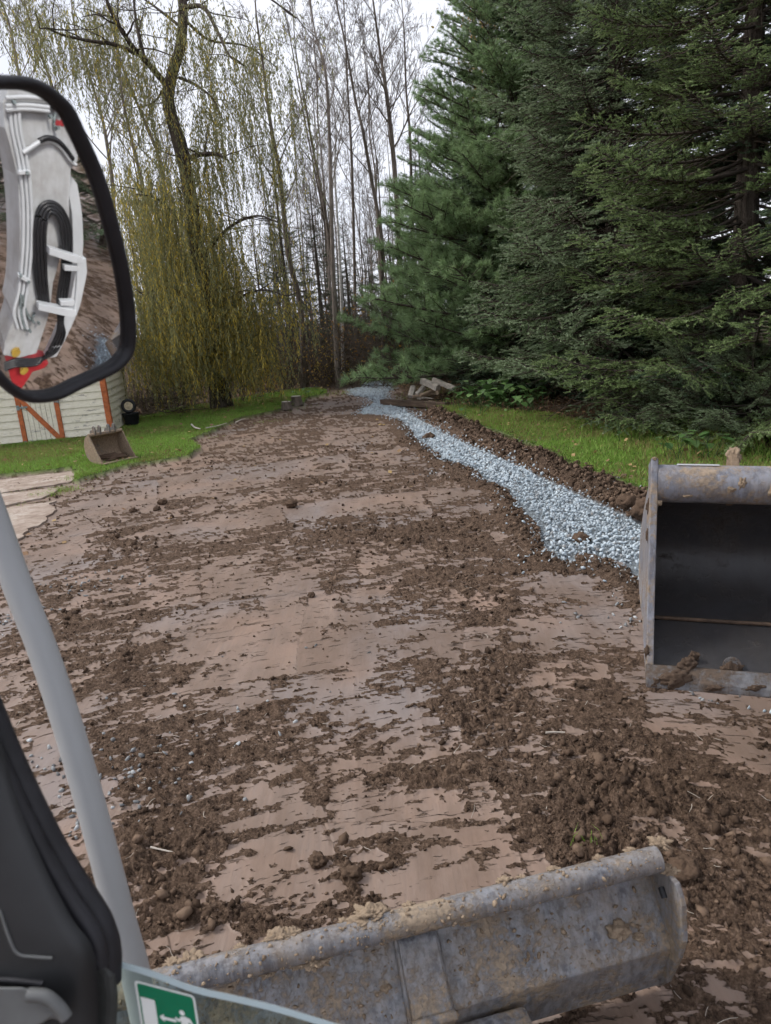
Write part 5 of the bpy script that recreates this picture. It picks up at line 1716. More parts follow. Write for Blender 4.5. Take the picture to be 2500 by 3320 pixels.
# ---- willow
def build_willow():
    base = on_ground(716, 1322)
    Y = base.y
    P = lambda a, b, dy=0.0: np.array(tuple(aty(a, b, Y + dy)))
    def line(pts, dys=None):
        v = [Vector(tuple(P(a, b, (dys[i] if dys else 0)))) for i, (a, b) in enumerate(pts)]
        return np.array([tuple(q) for q in smooth_pts(v, 5)])
    root = empty('willow_tree', base)
    tag(root, 'weeping willow with dark leaning trunk and yellow olive hanging leaves', 'tree')
    ob = np.array(tuple(base))
    tr = line([(722, 1335), (700, 1200), (690, 1140), (666, 936), (636, 780), (606, 570), (576, 450), (546, 330), (558, 240), (585, 150), (594, 30), (580, -40), (560, -160)])
    rad = np.interp(np.linspace(0, 1, len(tr)), [0, 0.08, 0.3, 0.6, 1], [0.34, 0.22, 0.19, 0.145, 0.09])
    V, F = tubes([(tr, rad)], lambda r: 14)
    link('trunk', np_mesh('trunk', V - ob, F, M['bark_willow'], smooth=True), root)
    limbs = [
        ([(540, 275), (468, 192), (420, 138), (360, 36), (330, -60)], [0, -.3, -.7, -1, -1.3], 0.085),
        ([(444, 174), (372, 144), (288, 132), (198, 111), (150, 90)], [-.5, -1, -1.5, -2, -2.2], 0.055),
        ([(596, 24), (660, 24), (708, 108), (744, 180), (790, 212)], [0, -.3, -.6, -1, -1.4], 0.06),
        ([(606, 522), (636, 504), (696, 498), (740, 520)], [0, -.4, -.8, -1], 0.075),
        ([(582, 252), (636, 276), (690, 320), (720, 380)], [0, -.4, -.8, -1], 0.04),
        ([(468, 192), (440, 60), (430, -60)], [-.3, -.2, 0], 0.05),
        ([(636, 780), (560, 690), (500, 640), (440, 630)], [0, -.6, -1.2, -1.6], 0.05),
        ([(650, 840), (740, 740), (830, 700), (900, 720)], [0, -.5, -.9, -1.2], 0.05),
        ([(690, 1100), (760, 980), (850, 940), (930, 960)], [0, -.5, -1, -1.4], 0.045),
        ([(680, 1060), (600, 960), (520, 930), (470, 960)], [0, -.5, -1, -1.4], 0.045),
        ([(550, 250), (500, 330), (430, 350)], [0, .6, 1.0], 0.035),
        ([(590, 90), (500, 20), (440, -20)], [0, .5, 1.0], 0.04),
        ([(600, 0), (720, -60), (850, -20), (960, 60)], [0, .5, 1.0, 1.2], 0.05),
        ([(594, 60), (680, 130), (800, 150), (900, 220)], [0, .7, 1.2, 1.6], 0.04),
    ]
    rng = np.random.default_rng(5)
    polys, anchors = [], []
    for pts, dys, r in limbs:
        L = line(pts, dys)
        polys.append((L, np.linspace(r, r * 0.3, len(L))))
        for q in range(3, len(L)):
            anchors.append(L[q])
        for _ in range(7):
            a = L[rng.integers(2, len(L))]
            Pp, Rr, _ = limb(rng, a, rng.normal(size=3) * np.array([1, 1, 0.4]) + np.array([0, 0, 0.35]), rng.uniform(0.7, 1.8), r * 0.3, 0.006, 6, 0.2, -0.04)
            polys.append((Pp, Rr))
            for q in Pp[2:]:
                anchors.append(q)
    V, F = tubes(polys, lambda r: 8 if r > 0.03 else 4)
    link('limb', np_mesh('limb', V - ob, F, M['bark_willow'], smooth=True), root)['kind'] = 'stuff'
    # hanging strands: (px, py, spread x, spread y (pixels), depth spread, count, length min, max, yellow)
    cl = [
        (470, 600, 60, 50, 1.6, 80, 2.6, 4.6, .4), (560, 660, 90, 60, 1.8, 130, 2.2, 4.6, .45), (520, 820, 90, 50, 1.6, 90, 1.6, 3.0, .45), (740, 840, 90, 50, 1.6, 90, 1.5, 2.8, .55), (690, 720, 80, 70, 1.6, 70, 1.5, 3.4, .5), (820, 720, 80, 50, 1.5, 60, 1.6, 3.4, .35),
        (460, 960, 60, 50, 1.4, 110, 1.6, 2.7, .45), (540, 1000, 80, 50, 1.6, 170, 1.5, 2.5, .55), (640, 1010, 80, 60, 1.5, 150, 1.3, 2.4, .65), (760, 980, 60, 50, 1.3, 150, 1.4, 2.5, .8), (850, 980, 60, 40, 1.2, 90, 1.0, 2.2, .6), (910, 1000, 40, 30, 1.0, 50, 0.8, 1.6, .5),
        (660, 1110, 110, 40, 1.2, 110, 0.8, 1.5, .6), (500, 1110, 60, 30, 1.2, 60, 0.9, 1.5, .5), (790, 1120, 60, 40, 1.2, 70, 0.8, 1.4, .6),
        (560, 480, 120, 60, 2.0, 60, 1.6, 3.2, .3), (430, 620, 50, 60, 1.6, 50, 1.8, 3.4, .35),
        (150, 60, 120, 50, 2.0, 55, 0.8, 2.2, .12), (330, 40, 110, 70, 2.0, 85, 0.9, 2.4, .12), (290, 150, 80, 20, 1.4, 36, 0.7, 1.9, .12), (460, 170, 80, 60, 1.8, 70, 0.8, 2.2, .15), (620, 60, 110, 60, 2.0, 85, 0.8, 2.2, .12), (760, 190, 70, 40, 1.6, 60, 0.8, 2.0, .12), (720, 340, 80, 50, 1.6, 90, 1.0, 2.8, .15), (800, 430, 70, 50, 1.6, 80, 1.0, 2.6, .15), (860, 120, 90, 60, 2.0, 70, 0.9, 2.2, .1), (920, 300, 60, 50, 1.8, 60, 0.8, 1.9, .1), (430, 330, 70, 40, 1.6, 50, 0.7, 1.9, .15), (880, 470, 60, 40, 1.5, 55, 0.8, 2.0, .15), (690, 500, 60, 40, 1.3, 60, 1.0, 2.4, .2), (60, 20, 80, 40, 1.6, 35, 0.7, 1.8, .1),
    ]
    SV, SF, SH, tw = [], [], [], []
    b = 0
    for (a, c, sx_, sy_, dz, cnt, l0, l1, yel) in cl:
        hubs = [(P(a + rng.normal() * sx_ * 0.8, c + rng.normal() * sy_ * 0.8, rng.normal() * dz * 0.6 - 0.3), rng.uniform(l0, l1)) for _h in range(max(5, cnt // 5))]
        for _ in range(int(cnt * (1.55 if c > 560 else 1.45) * (0.42 if a > 790 else 1.0))):
            hub, hl = hubs[rng.integers(0, len(hubs))]
            p = hub + rng.normal(size=3) * np.array([0.22, 0.22, 0.2])
            ln = hl * rng.uniform(0.4, 1.1)
            ln = min(ln, max(0.3, p[2] - 0.12 - rng.random() * 0.4))
            n = max(8, int(ln / 0.066))
            s = np.linspace(0, 1, n)
            sway = rng.normal(size=2) * 0.10
            arch = rng.normal(size=2) * 0.25
            xs = p[0] + arch[0] * (1 - np.exp(-s * 6)) + sway[0] * s * s * ln + 0.02 * np.sin(s * 11 + rng.random() * 6)
            ys = p[1] + arch[1] * (1 - np.exp(-s * 6)) + sway[1] * s * s * ln
            zs = p[2] + 0.10 * np.sin(np.minimum(s * 8, np.pi)) - s * ln
            line_ = np.stack([xs, ys, zs], 1)
            tw.append((line_[:: max(1, n // 4)], np.full(len(line_[:: max(1, n // 4)]), 0.0022)))
            for rep in (0, 1):
                keep = rng.random(n) < 0.85
                q = line_[keep]
                m_ = len(q)
                if not m_:
                    continue
                ang = rng.uniform(0, 2 * np.pi, m_)
                out = np.stack([np.cos(ang), np.sin(ang), np.zeros(m_)], 1)
                L = rng.uniform(0.065, 0.13, m_)[:, None]
                d = out * 0.42 + np.array([0, 0, -0.9])
                w = np.cross(d, rng.normal(size=(m_, 3)))
                w /= np.linalg.norm(w, axis=1)[:, None] + 1e-9
                W = rng.uniform(0.009, 0.015, m_)[:, None]
                quad = np.stack([q, q + d * L * 0.45 + w * W, q + d * L, q + d * L * 0.45 - w * W], 1)
                SV.append(quad.reshape(-1, 3))
                SF.append((np.arange(m_) * 4)[:, None] + np.arange(4)[None] + b)
                shade = np.clip((0.85 if rng.random() < yel * 0.75 else 0.35) + rng.normal(size=m_) * 0.16, 0, 1)
                SH.append(np.repeat(shade, 4))
                b += m_ * 4
    V, F = np.concatenate(SV), np.concatenate(SF)
    me = np_mesh('crown', V - ob, F, M['willow_leaf'], attrs={'shade': ('FLOAT', np.concatenate(SH))})
    link('crown', me, root)['kind'] = 'stuff'
    V, F = tubes(tw, lambda r: 3)
    link('hanging_twigs', np_mesh('hanging_twigs', V - ob, F, M['willow_twig']), root)['kind'] = 'stuff'
    print('willow quads', len(SH), b // 4)
build_willow()

# ---- conifers: one crown object per tree, boughs set round the trunk
def needles(base, axis, L, n, nl, nw, rng, spread=0.9, cone=0.15):
    """needle triangles along a shoot; arrays base (3), axis (3)"""
    axis = axis / np.linalg.norm(axis)
    s = rng.random(n)
    q = rng.normal(size=(n, 3))
    q -= np.outer(q @ axis, axis)
    q /= np.linalg.norm(q, axis=1)[:, None] + 1e-9
    root = base + axis * (s * L)[:, None]
    d = q * spread + axis * (0.55 + cone)
    d /= np.linalg.norm(d, axis=1)[:, None]
    w = np.cross(d, rng.normal(size=(n, 3)))
    w /= np.linalg.norm(w, axis=1)[:, None] + 1e-9
    l = nl * rng.uniform(0.75, 1.15, n)[:, None]
    tri = np.stack([root + w * nw, root - w * nw, root + d * l], 1)
    return tri.reshape(-1, 3)
def spruce_bough(seed, bare=0.28, dens=1.0):
    """unit bough along +x: V, F(tri), shade, bark flag"""
    rng = np.random.default_rng(seed)
    V, SH, polys = [], [], []
    ax = lambda s: np.array([s, 0.03 * math.sin(s * 4 + seed), -0.10 * math.sin(s * 2.6) + 0.13 * s ** 3])
    polys.append((np.array([ax(s) for s in np.linspace(0, 1, 9)]), np.linspace(0.013, 0.003, 9)))
    def shoot(p, d, L, sh):
        tri = needles(p, d, L, int((24 + 60 * L / 0.1 * 0.25) * dens), 0.0115, 0.0021 / dens ** 0.6, rng)
        V.append(tri)
        SH.append(np.repeat(np.clip(sh + rng.normal(size=len(tri) // 3) * 0.10, 0, 1), 3))
        # green core of the shoot
        a = d / np.linalg.norm(d)
        u = np.cross(a, [0.2, 0.1, 0.97])
        u /= np.linalg.norm(u) + 1e-9
        w = np.cross(u, a)
        r = 0.0034
        b3 = [p + r * (u * math.cos(k) + w * math.sin(k)) for k in (0, 2.1, 4.2)]
        tip = p + a * L
        for k in range(3):
            V.append(np.array([b3[k], b3[(k + 1) % 3], tip]))
            SH.append(np.full(3, max(0, sh - 0.2)))
    n = 30
    for i in range(n):
        s = bare + (1 - bare) * (i + 0.5) / n
        side = 1 if i % 2 else -1
        p = ax(s)
        L = (0.36 * (1 - s) ** 0.8 + 0.07) * rng.uniform(0.7, 1.2)
        ang = R(rng.uniform(38, 62)) * side
        d = np.array([math.cos(ang), math.sin(ang), rng.uniform(-0.18, 0.12)])
        m = 6
        bp = np.array([p + d * L * k / m + np.array([0, 0, -0.07 * L * (k / m) ** 1.5]) for k in range(m + 1)])
        polys.append((bp, np.linspace(0.004, 0.0015, m + 1)))
        ns = max(2, int(L / 0.034))
        for j in range(ns):
            q = (j + 0.6) / ns
            if q < 0.12 and s < 0.6:
                continue
            pp = bp[min(int(q * m), m)]
            sd = 1 if (i + j) % 2 else -1
            a2 = ang + sd * R(rng.uniform(30, 60))
            d2 = np.array([math.cos(a2), math.sin(a2), rng.uniform(-0.28, 0.30)])
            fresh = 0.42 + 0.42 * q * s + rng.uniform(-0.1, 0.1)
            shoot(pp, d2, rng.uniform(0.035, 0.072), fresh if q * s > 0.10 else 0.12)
        shoot(bp[-1] - d * 0.02, d, 0.065, 0.75 + rng.uniform(-0.1, 0.15))
    for k in range(4):
        shoot(ax(0.9 + 0.03 * k), np.array([1, rng.uniform(-0.6, 0.6), 0.2]), 0.07, 0.85)
    V = np.concatenate(V)
    SH = np.concatenate(SH)
    F = np.arange(len(V)).reshape(-1, 3)
    bV, bF = tubes(polys, lambda r: 4)
    bF = np.concatenate([bF[:, [0, 1, 2]], bF[:, [0, 2, 3]]])
    return np.concatenate([V, bV]), np.concatenate([F, bF + len(V)]), np.concatenate([SH, np.zeros(len(bV))]), np.concatenate([np.zeros(len(F), int), np.ones(len(bF), int)])
def pine_bough(seed):
    rng = np.random.default_rng(seed)
    V, SH, polys = [], [], []
    ax = lambda s: np.array([s, 0.05 * math.sin(s * 5 + seed), 0.10 * s * s - 0.03 * math.sin(s * 3)])
    polys.append((np.array([ax(s) for s in np.linspace(0, 1, 9)]), np.linspace(0.012, 0.003, 9)))
    def tuft(p, d, sh):
        d = d / np.linalg.norm(d)
        tri = needles(p - d * 0.025, d, 0.035, 34, 0.046, 0.00125, rng, 0.75, 0.15)
        V.append(tri)
        SH.append(np.repeat(np.clip(sh + rng.normal(size=len(tri) // 3) * 0.13, 0, 1), 3))
    n = 19
    for i in range(n):
        s = 0.25 + 0.75 * (i + 0.5) / n
        side = 1 if i % 2 else -1
        p = ax(s)
        L = (0.34 * (1 - s) ** 0.7 + 0.08) * rng.uniform(0.7, 1.2)
        ang = R(rng.uniform(28, 60)) * side
        d = np.array([math.cos(ang), math.sin(ang), rng.uniform(0.0, 0.40)])
        m = 5
        bp = np.array([p + d * L * k / m + np.array([0, 0, 0.05 * L * (k / m) ** 2]) for k in range(m + 1)])
        polys.append((bp, np.linspace(0.0035, 0.0014, m + 1)))
        ns = max(3, int(L / 0.034))
        for j in range(ns):
            q = (j + 0.8) / ns
            if q < 0.2:
                continue
            a2 = ang + rng.uniform(-0.9, 0.9)
            d2 = np.array([math.cos(a2), math.sin(a2), rng.uniform(-0.05, 0.7)])
            pp = bp[min(int(q * m), m)] + d2 * 0.03
            tuft(pp, d2, 0.35 + 0.35 * q * s + rng.uniform(-0.15, 0.2))
        tuft(bp[-1], d, 0.75)
    tuft(ax(1.0), np.array([1, 0, 0.3]), 0.85)
    V = np.concatenate(V)
    SH = np.concatenate(SH)
    F = np.arange(len(V)).reshape(-1, 3)
    bV, bF = tubes(polys, lambda r: 4)
    bF = np.concatenate([bF[:, [0, 1, 2]], bF[:, [0, 2, 3]]])
    return np.concatenate([V, bV]), np.concatenate([F, bF + len(V)]), np.concatenate([SH, np.zeros(len(bV))]), np.concatenate([np.zeros(len(F), int), np.ones(len(bF), int)])

def bough_group(ntemp):
    """node group: boughs in the mesh (tid 0..n-1) are set on the loose points (tid -1)"""
    g = bpy.data.node_groups.new('boughs_%d' % ntemp, 'GeometryNodeTree')
    g.interface.new_socket('Geometry', in_out='INPUT', socket_type='NodeSocketGeometry')
    g.interface.new_socket('Geometry', in_out='OUTPUT', socket_type='NodeSocketGeometry')
    N, L = g.nodes, g.links
    gi, go = N.new('NodeGroupInput'), N.new('NodeGroupOutput')
    def named(nm, typ):
        a = N.new('GeometryNodeInputNamedAttribute')
        a.data_type = typ
        a.inputs['Name'].default_value = nm
        return a.outputs['Attribute']
    tid = named('tid', 'INT')
    def part(k):
        c = N.new('FunctionNodeCompare')
        c.data_type = 'INT'
        c.operation = 'EQUAL'
        L.new(tid, c.inputs[2])
        c.inputs[3].default_value = k
        s = N.new('GeometryNodeSeparateGeometry')
        s.domain = 'POINT'
        L.new(gi.outputs[0], s.inputs['Geometry'])
        L.new(c.outputs[0], s.inputs['Selection'])
        return s.outputs['Selection']
    ti = N.new('GeometryNodeGeometryToInstance')
    for k in range(ntemp):
        L.new(part(k), ti.inputs[0])
    iop = N.new('GeometryNodeInstanceOnPoints')
    L.new(part(-1), iop.inputs['Points'])
    L.new(ti.outputs[0], iop.inputs['Instance'])
    iop.inputs['Pick Instance'].default_value = True
    L.new(named('iid', 'INT'), iop.inputs['Instance Index'])
    er = N.new('FunctionNodeEulerToRotation')
    L.new(named('rot', 'FLOAT_VECTOR'), er.inputs[0])
    L.new(er.outputs[0], iop.inputs['Rotation'])
    L.new(named('scl', 'FLOAT'), iop.inputs['Scale'])
    L.new(iop.outputs[0], go.inputs[0])
    return g
SPB = [spruce_bough(k) for k in range(4)]
SPL = [spruce_bough(70 + k, 0.28, 0.3) for k in range(2)]
PNB = [pine_bough(40 + k) for k in range(4)]
NG2 = bough_group(2)
print('bough tris', [len(b[1]) for b in SPB + PNB])
def crown_mesh(temps, pts, rots, scl, iid, mats):
    V, F, SH, MI, TID = [], [], [], [], []
    b = 0
    for k, (v, f, s, mi) in enumerate(temps):
        V.append(v)
        F.append(f + b)
        SH.append(s)
        MI.append(mi)
        TID.append(np.full(len(v), k))
        b += len(v)
    n = len(pts)
    V.append(np.asarray(pts))
    SH.append(np.zeros(n))
    TID.append(np.full(n, -1))
    nv = b + n
    pad = lambda a, w: np.concatenate([np.zeros((b, w)) if w > 1 else np.zeros(b), np.asarray(a)])
    return np_mesh('crown', np.concatenate(V), np.concatenate(F), mats, np.concatenate(MI), attrs={'shade': ('FLOAT', np.concatenate(SH)), 'tid': ('INT', np.concatenate(TID)), 'rot': ('FLOAT_VECTOR', pad(rots, 3)), 'scl': ('FLOAT', pad(scl, 1)), 'iid': ('INT', pad(iid, 1))})
def conifer(name, loc, H, Rmax, label, kind='spruce', seed=0, z0=0.3, step=0.26, per=6, group=None, mat=None, zmax=None, lean=0.0, droop=-0.12, shape=0.85, bare_twigs=0, r0=None):
    rng = np.random.default_rng(seed)
    root = empty(name, loc)
    tag(root, label, 'tree', group)
    r0 = r0 or 0.016 * H
    zs = np.linspace(-0.2, H, 10)
    trunk = np.stack([lean * zs, 0 * zs, zs], 1)
    V, F = tubes([(trunk, np.linspace(r0, 0.01, 10))], lambda r: 10)
    link('trunk', np_mesh('trunk', V, F, M['bark_willow'], smooth=True), root)
    pts, rots, scl, iid = [], [], [], []
    z = z0
    az0 = 0
    while z < min(H * 0.985, zmax or 1e9):
        q = z / H
        L = Rmax * (1 - q) ** shape * (1.0 if q > 0.06 else 0.75 + 4 * q)
        az0 += 0.7
        m = per if L > 0.5 else 4
        for k in range(m):
            az = az0 + 2 * np.pi * k / m + rng.normal() * 0.22
            l = L * rng.uniform(0.55, 1.18) + 0.12
            pitch = (droop + 0.55 * q ** 1.5 + rng.normal() * 0.10) if kind == 'spruce' else (0.12 + 0.35 * q + rng.normal() * 0.13)
            pts.append((lean * z + 0.02 * math.cos(az), 0.02 * math.sin(az), z + rng.uniform(-0.1, 0.1)))
            rots.append((rng.normal() * 0.22, -pitch, az))
            scl.append(l)
            iid.append(rng.integers(0, 2))
        z += step * (1 - 0.35 * q) * rng.uniform(0.8, 1.2)
    temps = SPL if mat is M['spruce_dark'] and group in ('spruces in the wood', 'conifers beyond the right edge') else (SPB if kind == 'spruce' else PNB)[2 * (seed % 2):2 * (seed % 2) + 2]
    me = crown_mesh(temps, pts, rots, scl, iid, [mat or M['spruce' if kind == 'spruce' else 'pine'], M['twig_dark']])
    o = link('crown', me, root)
    o['kind'] = 'stuff'
    md = o.modifiers.new('boughs', 'NODES')
    md.node_group = NG2
    if bare_twigs:
        pol = []
        for _ in range(bare_twigs):
            zz = rng.uniform(0.2, H * 0.5)
            az = rng.uniform(0, 6.28)
            d = np.array([math.cos(az), math.sin(az), rng.uniform(-0.35, 0.15)])
            Pp, Rr, _ = limb(rng, (lean * zz, 0, zz), d, Rmax * rng.uniform(0.5, 0.95) * (1 - zz / H), 0.014, 0.004, 6, 0.09)
            pol.append((Pp, Rr))
            for _k in range(9):
                a = Pp[rng.integers(1, len(Pp))]
                P2, R2, _ = limb(rng, a, d + rng.normal(size=3) * 0.6, rng.uniform(0.2, 0.7), 0.005, 0.0025, 3, 0.15)
                pol.append((P2, R2))
        V, F = tubes(pol, lambda r: 4 if r > 0.008 else 3)
        link('dead_branches', np_mesh('dead_branches', V, F, M['dead_twig']), root)['kind'] = 'stuff'
    return root
def gnd(px, py, dx=0, dy=0):
    p = at(px, py)
    return (p.x + dx, p.y + dy, gz(p.x + dx, p.y + dy) - 0.03)
conifer('spruce_tree', gnd(2090, 1400, 0.1, 1.9), 12.5, 2.7, 'large blue green spruce in the middle of the right side, left of the edge spruce', seed=1, z0=1.15, zmax=9.5, step=0.24, per=7, bare_twigs=90, group='tall conifers on the right', shape=0.7)
conifer('spruce_tree', gnd(2480, 1470, 0.25, 1.3), 13, 2.5, 'bright green spruce cut by the right edge of the picture', seed=2, mat=M['spruce_bright'], z0=0.75, zmax=8.5, step=0.24, per=7, bare_twigs=80, group='tall conifers on the right', shape=0.7)
conifer('white_pine', gnd(1690, 1290, 0.2, 1.0), 12.5, 4.0, 'soft green white pine with long needles behind the firewood', 'pine', seed=3, z0=0.5, zmax=12, step=0.27, per=8, group='tall conifers on the right', shape=0.98)
conifer('white_pine', gnd(1505, 1262, 0.3, 2.4), 8.3, 3.4, 'lower white pine reaching towards the leafless trees', 'pine', seed=4, z0=0.6, zmax=10.5, step=0.30, per=7, group='tall conifers on the right', shape=0.8)
conifer('spruce_tree', gnd(1540, 1240, 1.3, 6.0), 14.5, 1.9, 'dark narrow spruce rising behind the white pine', seed=5, z0=1.5, step=0.36, per=6, mat=M['spruce_dark'], group='tall conifers on the right')
conifer('spruce_tree', gnd(1900, 1330, 0.4, 3.6), 14, 3.0, 'dark spruce filling the gap between pine and large spruce', seed=6, z0=0.5, zmax=11, step=0.30, per=7, mat=M['spruce_dark'], bare_twigs=60, group='tall conifers on the right')
conifer('spruce_tree', gnd(2330, 1400, 0.5, 3.6), 14, 3.0, 'dark spruce behind the two big right hand spruces', seed=7, z0=0.5, zmax=10, step=0.30, per=7, mat=M['spruce_dark'], bare_twigs=60, group='tall conifers on the right')
conifer('spruce_tree', gnd(2650, 1500, 1.2, 2.4), 13, 2.8, 'dark spruce at the far right edge behind the bright spruce', seed=8, z0=0.6, zmax=9, step=0.32, per=6, mat=M['spruce_dark'], group='tall conifers on the right')
# more of the row to the right of the picture, which the mirror looks at
for k, (x, y) in enumerate(((8.2, 7.4), (8.6, 4.2), (9.0, 1.2), (8.4, -2.0))):
    conifer('spruce_tree', (x, y, 0.05), 11 + k % 2, 2.4, 'conifer of the right hand row beyond the edge of the picture', seed=20 + k, z0=0.7, zmax=9, step=0.34, per=6, mat=M['spruce_dark'], group='conifers beyond the right edge')
# small ones
conifer('young_spruce', gnd(2085, 1392, 0, 0.1), 1.1, 0.55, 'knee high young spruce at the grass edge under the large spruce', seed=31, z0=0.1, step=0.10, per=6, group='young spruces', droop=0.3)
conifer('young_spruce', gnd(2300, 1440, 0, 0.3), 1.8, 1.15, 'low bushy spruce behind the big bucket, left one', seed=32, z0=0.12, step=0.13, per=7, group='young spruces', droop=0.15)
conifer('young_spruce', gnd(2440, 1462, 0, 0.1), 1.6, 1.1, 'low bushy spruce above the bucket tube at the right edge', seed=33, z0=0.12, step=0.13, per=7, group='young spruces', droop=0.15)
conifer('young_pine', gnd(1325, 1236, 0, 0.5), 1.6, 1.0, 'small low pine at the foot of the white pine', 'pine', seed=34, z0=0.15, step=0.16, per=6, group='young pines')
for k, (px, d, H, Rm, lab) in enumerate(((955, 29, 8.2, 1.5, 'thin spruce in the wood left of the birch'), (1060, 31, 7.4, 1.4, 'thin spruce in the wood behind the birch'), (1010, 26, 3.6, 1.2, 'short spruce at the foot of the wood below the willow edge'), (1150, 34, 6.4, 1.3, 'distant spruce between the leafless stems right of the birch'), (870, 33, 6.0, 1.3, 'distant spruce just right of the willow curtain'), (1400, 27, 8.0, 1.4, 'dark spruce at the left flank of the pines'), (1110, 38, 7.5, 1.6, 'dim spruce far behind the birch stem'), (1220, 37, 5.5, 1.5, 'dim spruce far behind the end of the gravel'), (930, 40, 7.0, 1.6, 'dim spruce far behind the right willow curtain'), (1290, 34, 6.5, 1.6, 'dim spruce behind the tallest leafless tree'), (900, 26.5, 2.6, 1.1, 'low dark spruce at the wood edge above the yellow shrub'), (1075, 27, 3.0, 1.1, 'low dark spruce at the foot of the pale stems'), (1135, 28.5, 3.6, 1.2, 'low dark spruce right of the birch foot'), (1200, 27.5, 2.4, 1.1, 'low dark spruce left of the bare sapling'), (1280, 28, 3.2, 1.2, 'low dark spruce right of the bare sapling'), (760, 36, 6.5, 1.6, 'dim spruce behind the willow curtain'), (600, 34, 6.0, 1.6, 'dim spruce behind the left of the willow'))):
    p = aty(px, 1200, d)
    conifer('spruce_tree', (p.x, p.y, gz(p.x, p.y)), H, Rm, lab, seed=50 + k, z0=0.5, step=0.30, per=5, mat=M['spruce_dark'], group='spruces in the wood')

# ---- shrubs with yellow leaves, weeds
def leaf_quads(P, rng, l0, l1, ratio, up=0.0):
    n = len(P)
    d = rng.normal(size=(n, 3)) + np.array([0, 0, up])
    d /= np.linalg.norm(d, axis=1)[:, None]
    w = np.cross(d, rng.normal(size=(n, 3)))
    w /= np.linalg.norm(w, axis=1)[:, None] + 1e-9
    L = rng.uniform(l0, l1, n)[:, None]
    q = np.stack([P, P + d * L * 0.5 + w * L * ratio, P + d * L, P + d * L * 0.5 - w * L * ratio], 1)
    return q.reshape(-1, 3), (np.arange(n) * 4)[:, None] + np.arange(4)[None]
def shrub(px, py, h, w, label, seed, nleaf=260, mat='autumn_leaf', shade=(0.6, 0.25)):
    rng = np.random.default_rng(seed)
    g = on_ground(px, py)
    root = empty('shrub', g)
    tag(root, label, 'shrub', 'shrubs along the wood edge')
    pol = []
    tips = []
    for _ in range(12):
        d = np.array([rng.normal() * 0.55 * w / h, rng.normal() * 0.55 * w / h, 1.0])
        P, Rr, _ = limb(rng, rng.normal(size=3) * np.array([0.1, 0.1, 0]), d, h * rng.uniform(0.6, 1.1), 0.010, 0.004, 7, 0.12)
        pol.append((P, Rr))
        tips += list(P[2:])
        for _k in range(6):
            a = P[rng.integers(2, len(P))]
            P2, R2, _ = limb(rng, a, rng.normal(size=3) + np.array([0, 0, 0.4]), h * rng.uniform(0.2, 0.45), 0.005, 0.003, 4, 0.15)
            pol.append((P2, R2))
            tips += list(P2[1:])
    V, F = tubes(pol, lambda r: 4)
    link('stem', np_mesh('stem', V, F, M['dead_twig']), root)['kind'] = 'stuff'
    tips = np.array(tips)
    P = tips[rng.integers(0, len(tips), nleaf)] + rng.normal(size=(nleaf, 3)) * 0.04
    V, F = leaf_quads(P, rng, 0.05, 0.10, 0.32)
    sh = np.repeat(np.clip(rng.normal(size=nleaf) * shade[1] + shade[0], 0, 1), 4)
    link('leaves', np_mesh('leaves', V, F, M[mat], attrs={'shade': ('FLOAT', sh)}), root)['kind'] = 'stuff'
shrub(885, 1272, 1.0, 0.9, 'orange yellow shrub left of the stumps at the wood edge', 1, 240)
shrub(830, 1290, 0.7, 0.8, 'low rusty shrub at the foot of the willow curtain', 2, 160, shade=(0.4, 0.3))
shrub(1040, 1250, 1.5, 0.9, 'yellow leaved bush in front of the dark stems', 3, 260, shade=(0.9, 0.15))
shrub(1105, 1248, 0.9, 0.9, 'low yellow green bush at the foot of the pale stems', 4, 160, shade=(1.0, 0.1))
shrub(1180, 1236, 3.2, 1.6, 'tall straggly bush with brown orange leaves above the gravel end', 5, 320, shade=(0.35, 0.25))
shrub(950, 1262, 1.6, 1.2, 'bare twiggy bush with few yellow leaves behind the stumps', 6, 90)
shrub(1330, 1246, 1.6, 1.2, 'bare twiggy bush behind the firewood heap', 7, 50, shade=(0.3, 0.2))
shrub(480, 1345, 1.5, 1.4, 'bare bramble bush right of the black tub', 8, 30, shade=(0.2, 0.2))
shrub(560, 1322, 1.3, 1.4, 'bare bramble bush behind the left of the willow curtain', 9, 40, shade=(0.2, 0.2))
shrub(780, 1300, 1.2, 1.2, 'bare brown bush behind the right foot of the willow', 10, 60, shade=(0.3, 0.2))
for k in range(7):
    shrub((860, 930, 1000, 1075, 1140, 1210, 1290)[k], (1272, 1262, 1255, 1250, 1245, 1242, 1240)[k], (1.4, 2.4, 2.0, 2.8, 2.2, 2.6, 1.8)[k], (1.2, 1.4, 1.0, 1.4, 1.0, 1.4, 1.0)[k], ('rusty bush behind the yellow shrub left of the stumps', 'brown leaved tall bush above the stumps', 'bare bush with few orange leaves between stumps and birch', 'tall bush with orange leaves before the pale stems', 'thin orange leaved bush just right of the birch foot', 'brown leaved bush beside the bare sapling', 'straggly bush between the sapling and the pine')[k], 60 + k, (90, 130, 80, 150, 110, 130, 80)[k], shade=((0.45, 0.3), (0.25, 0.25), (0.6, 0.25), (0.5, 0.3), (0.55, 0.25), (0.3, 0.25), (0.4, 0.3))[k])
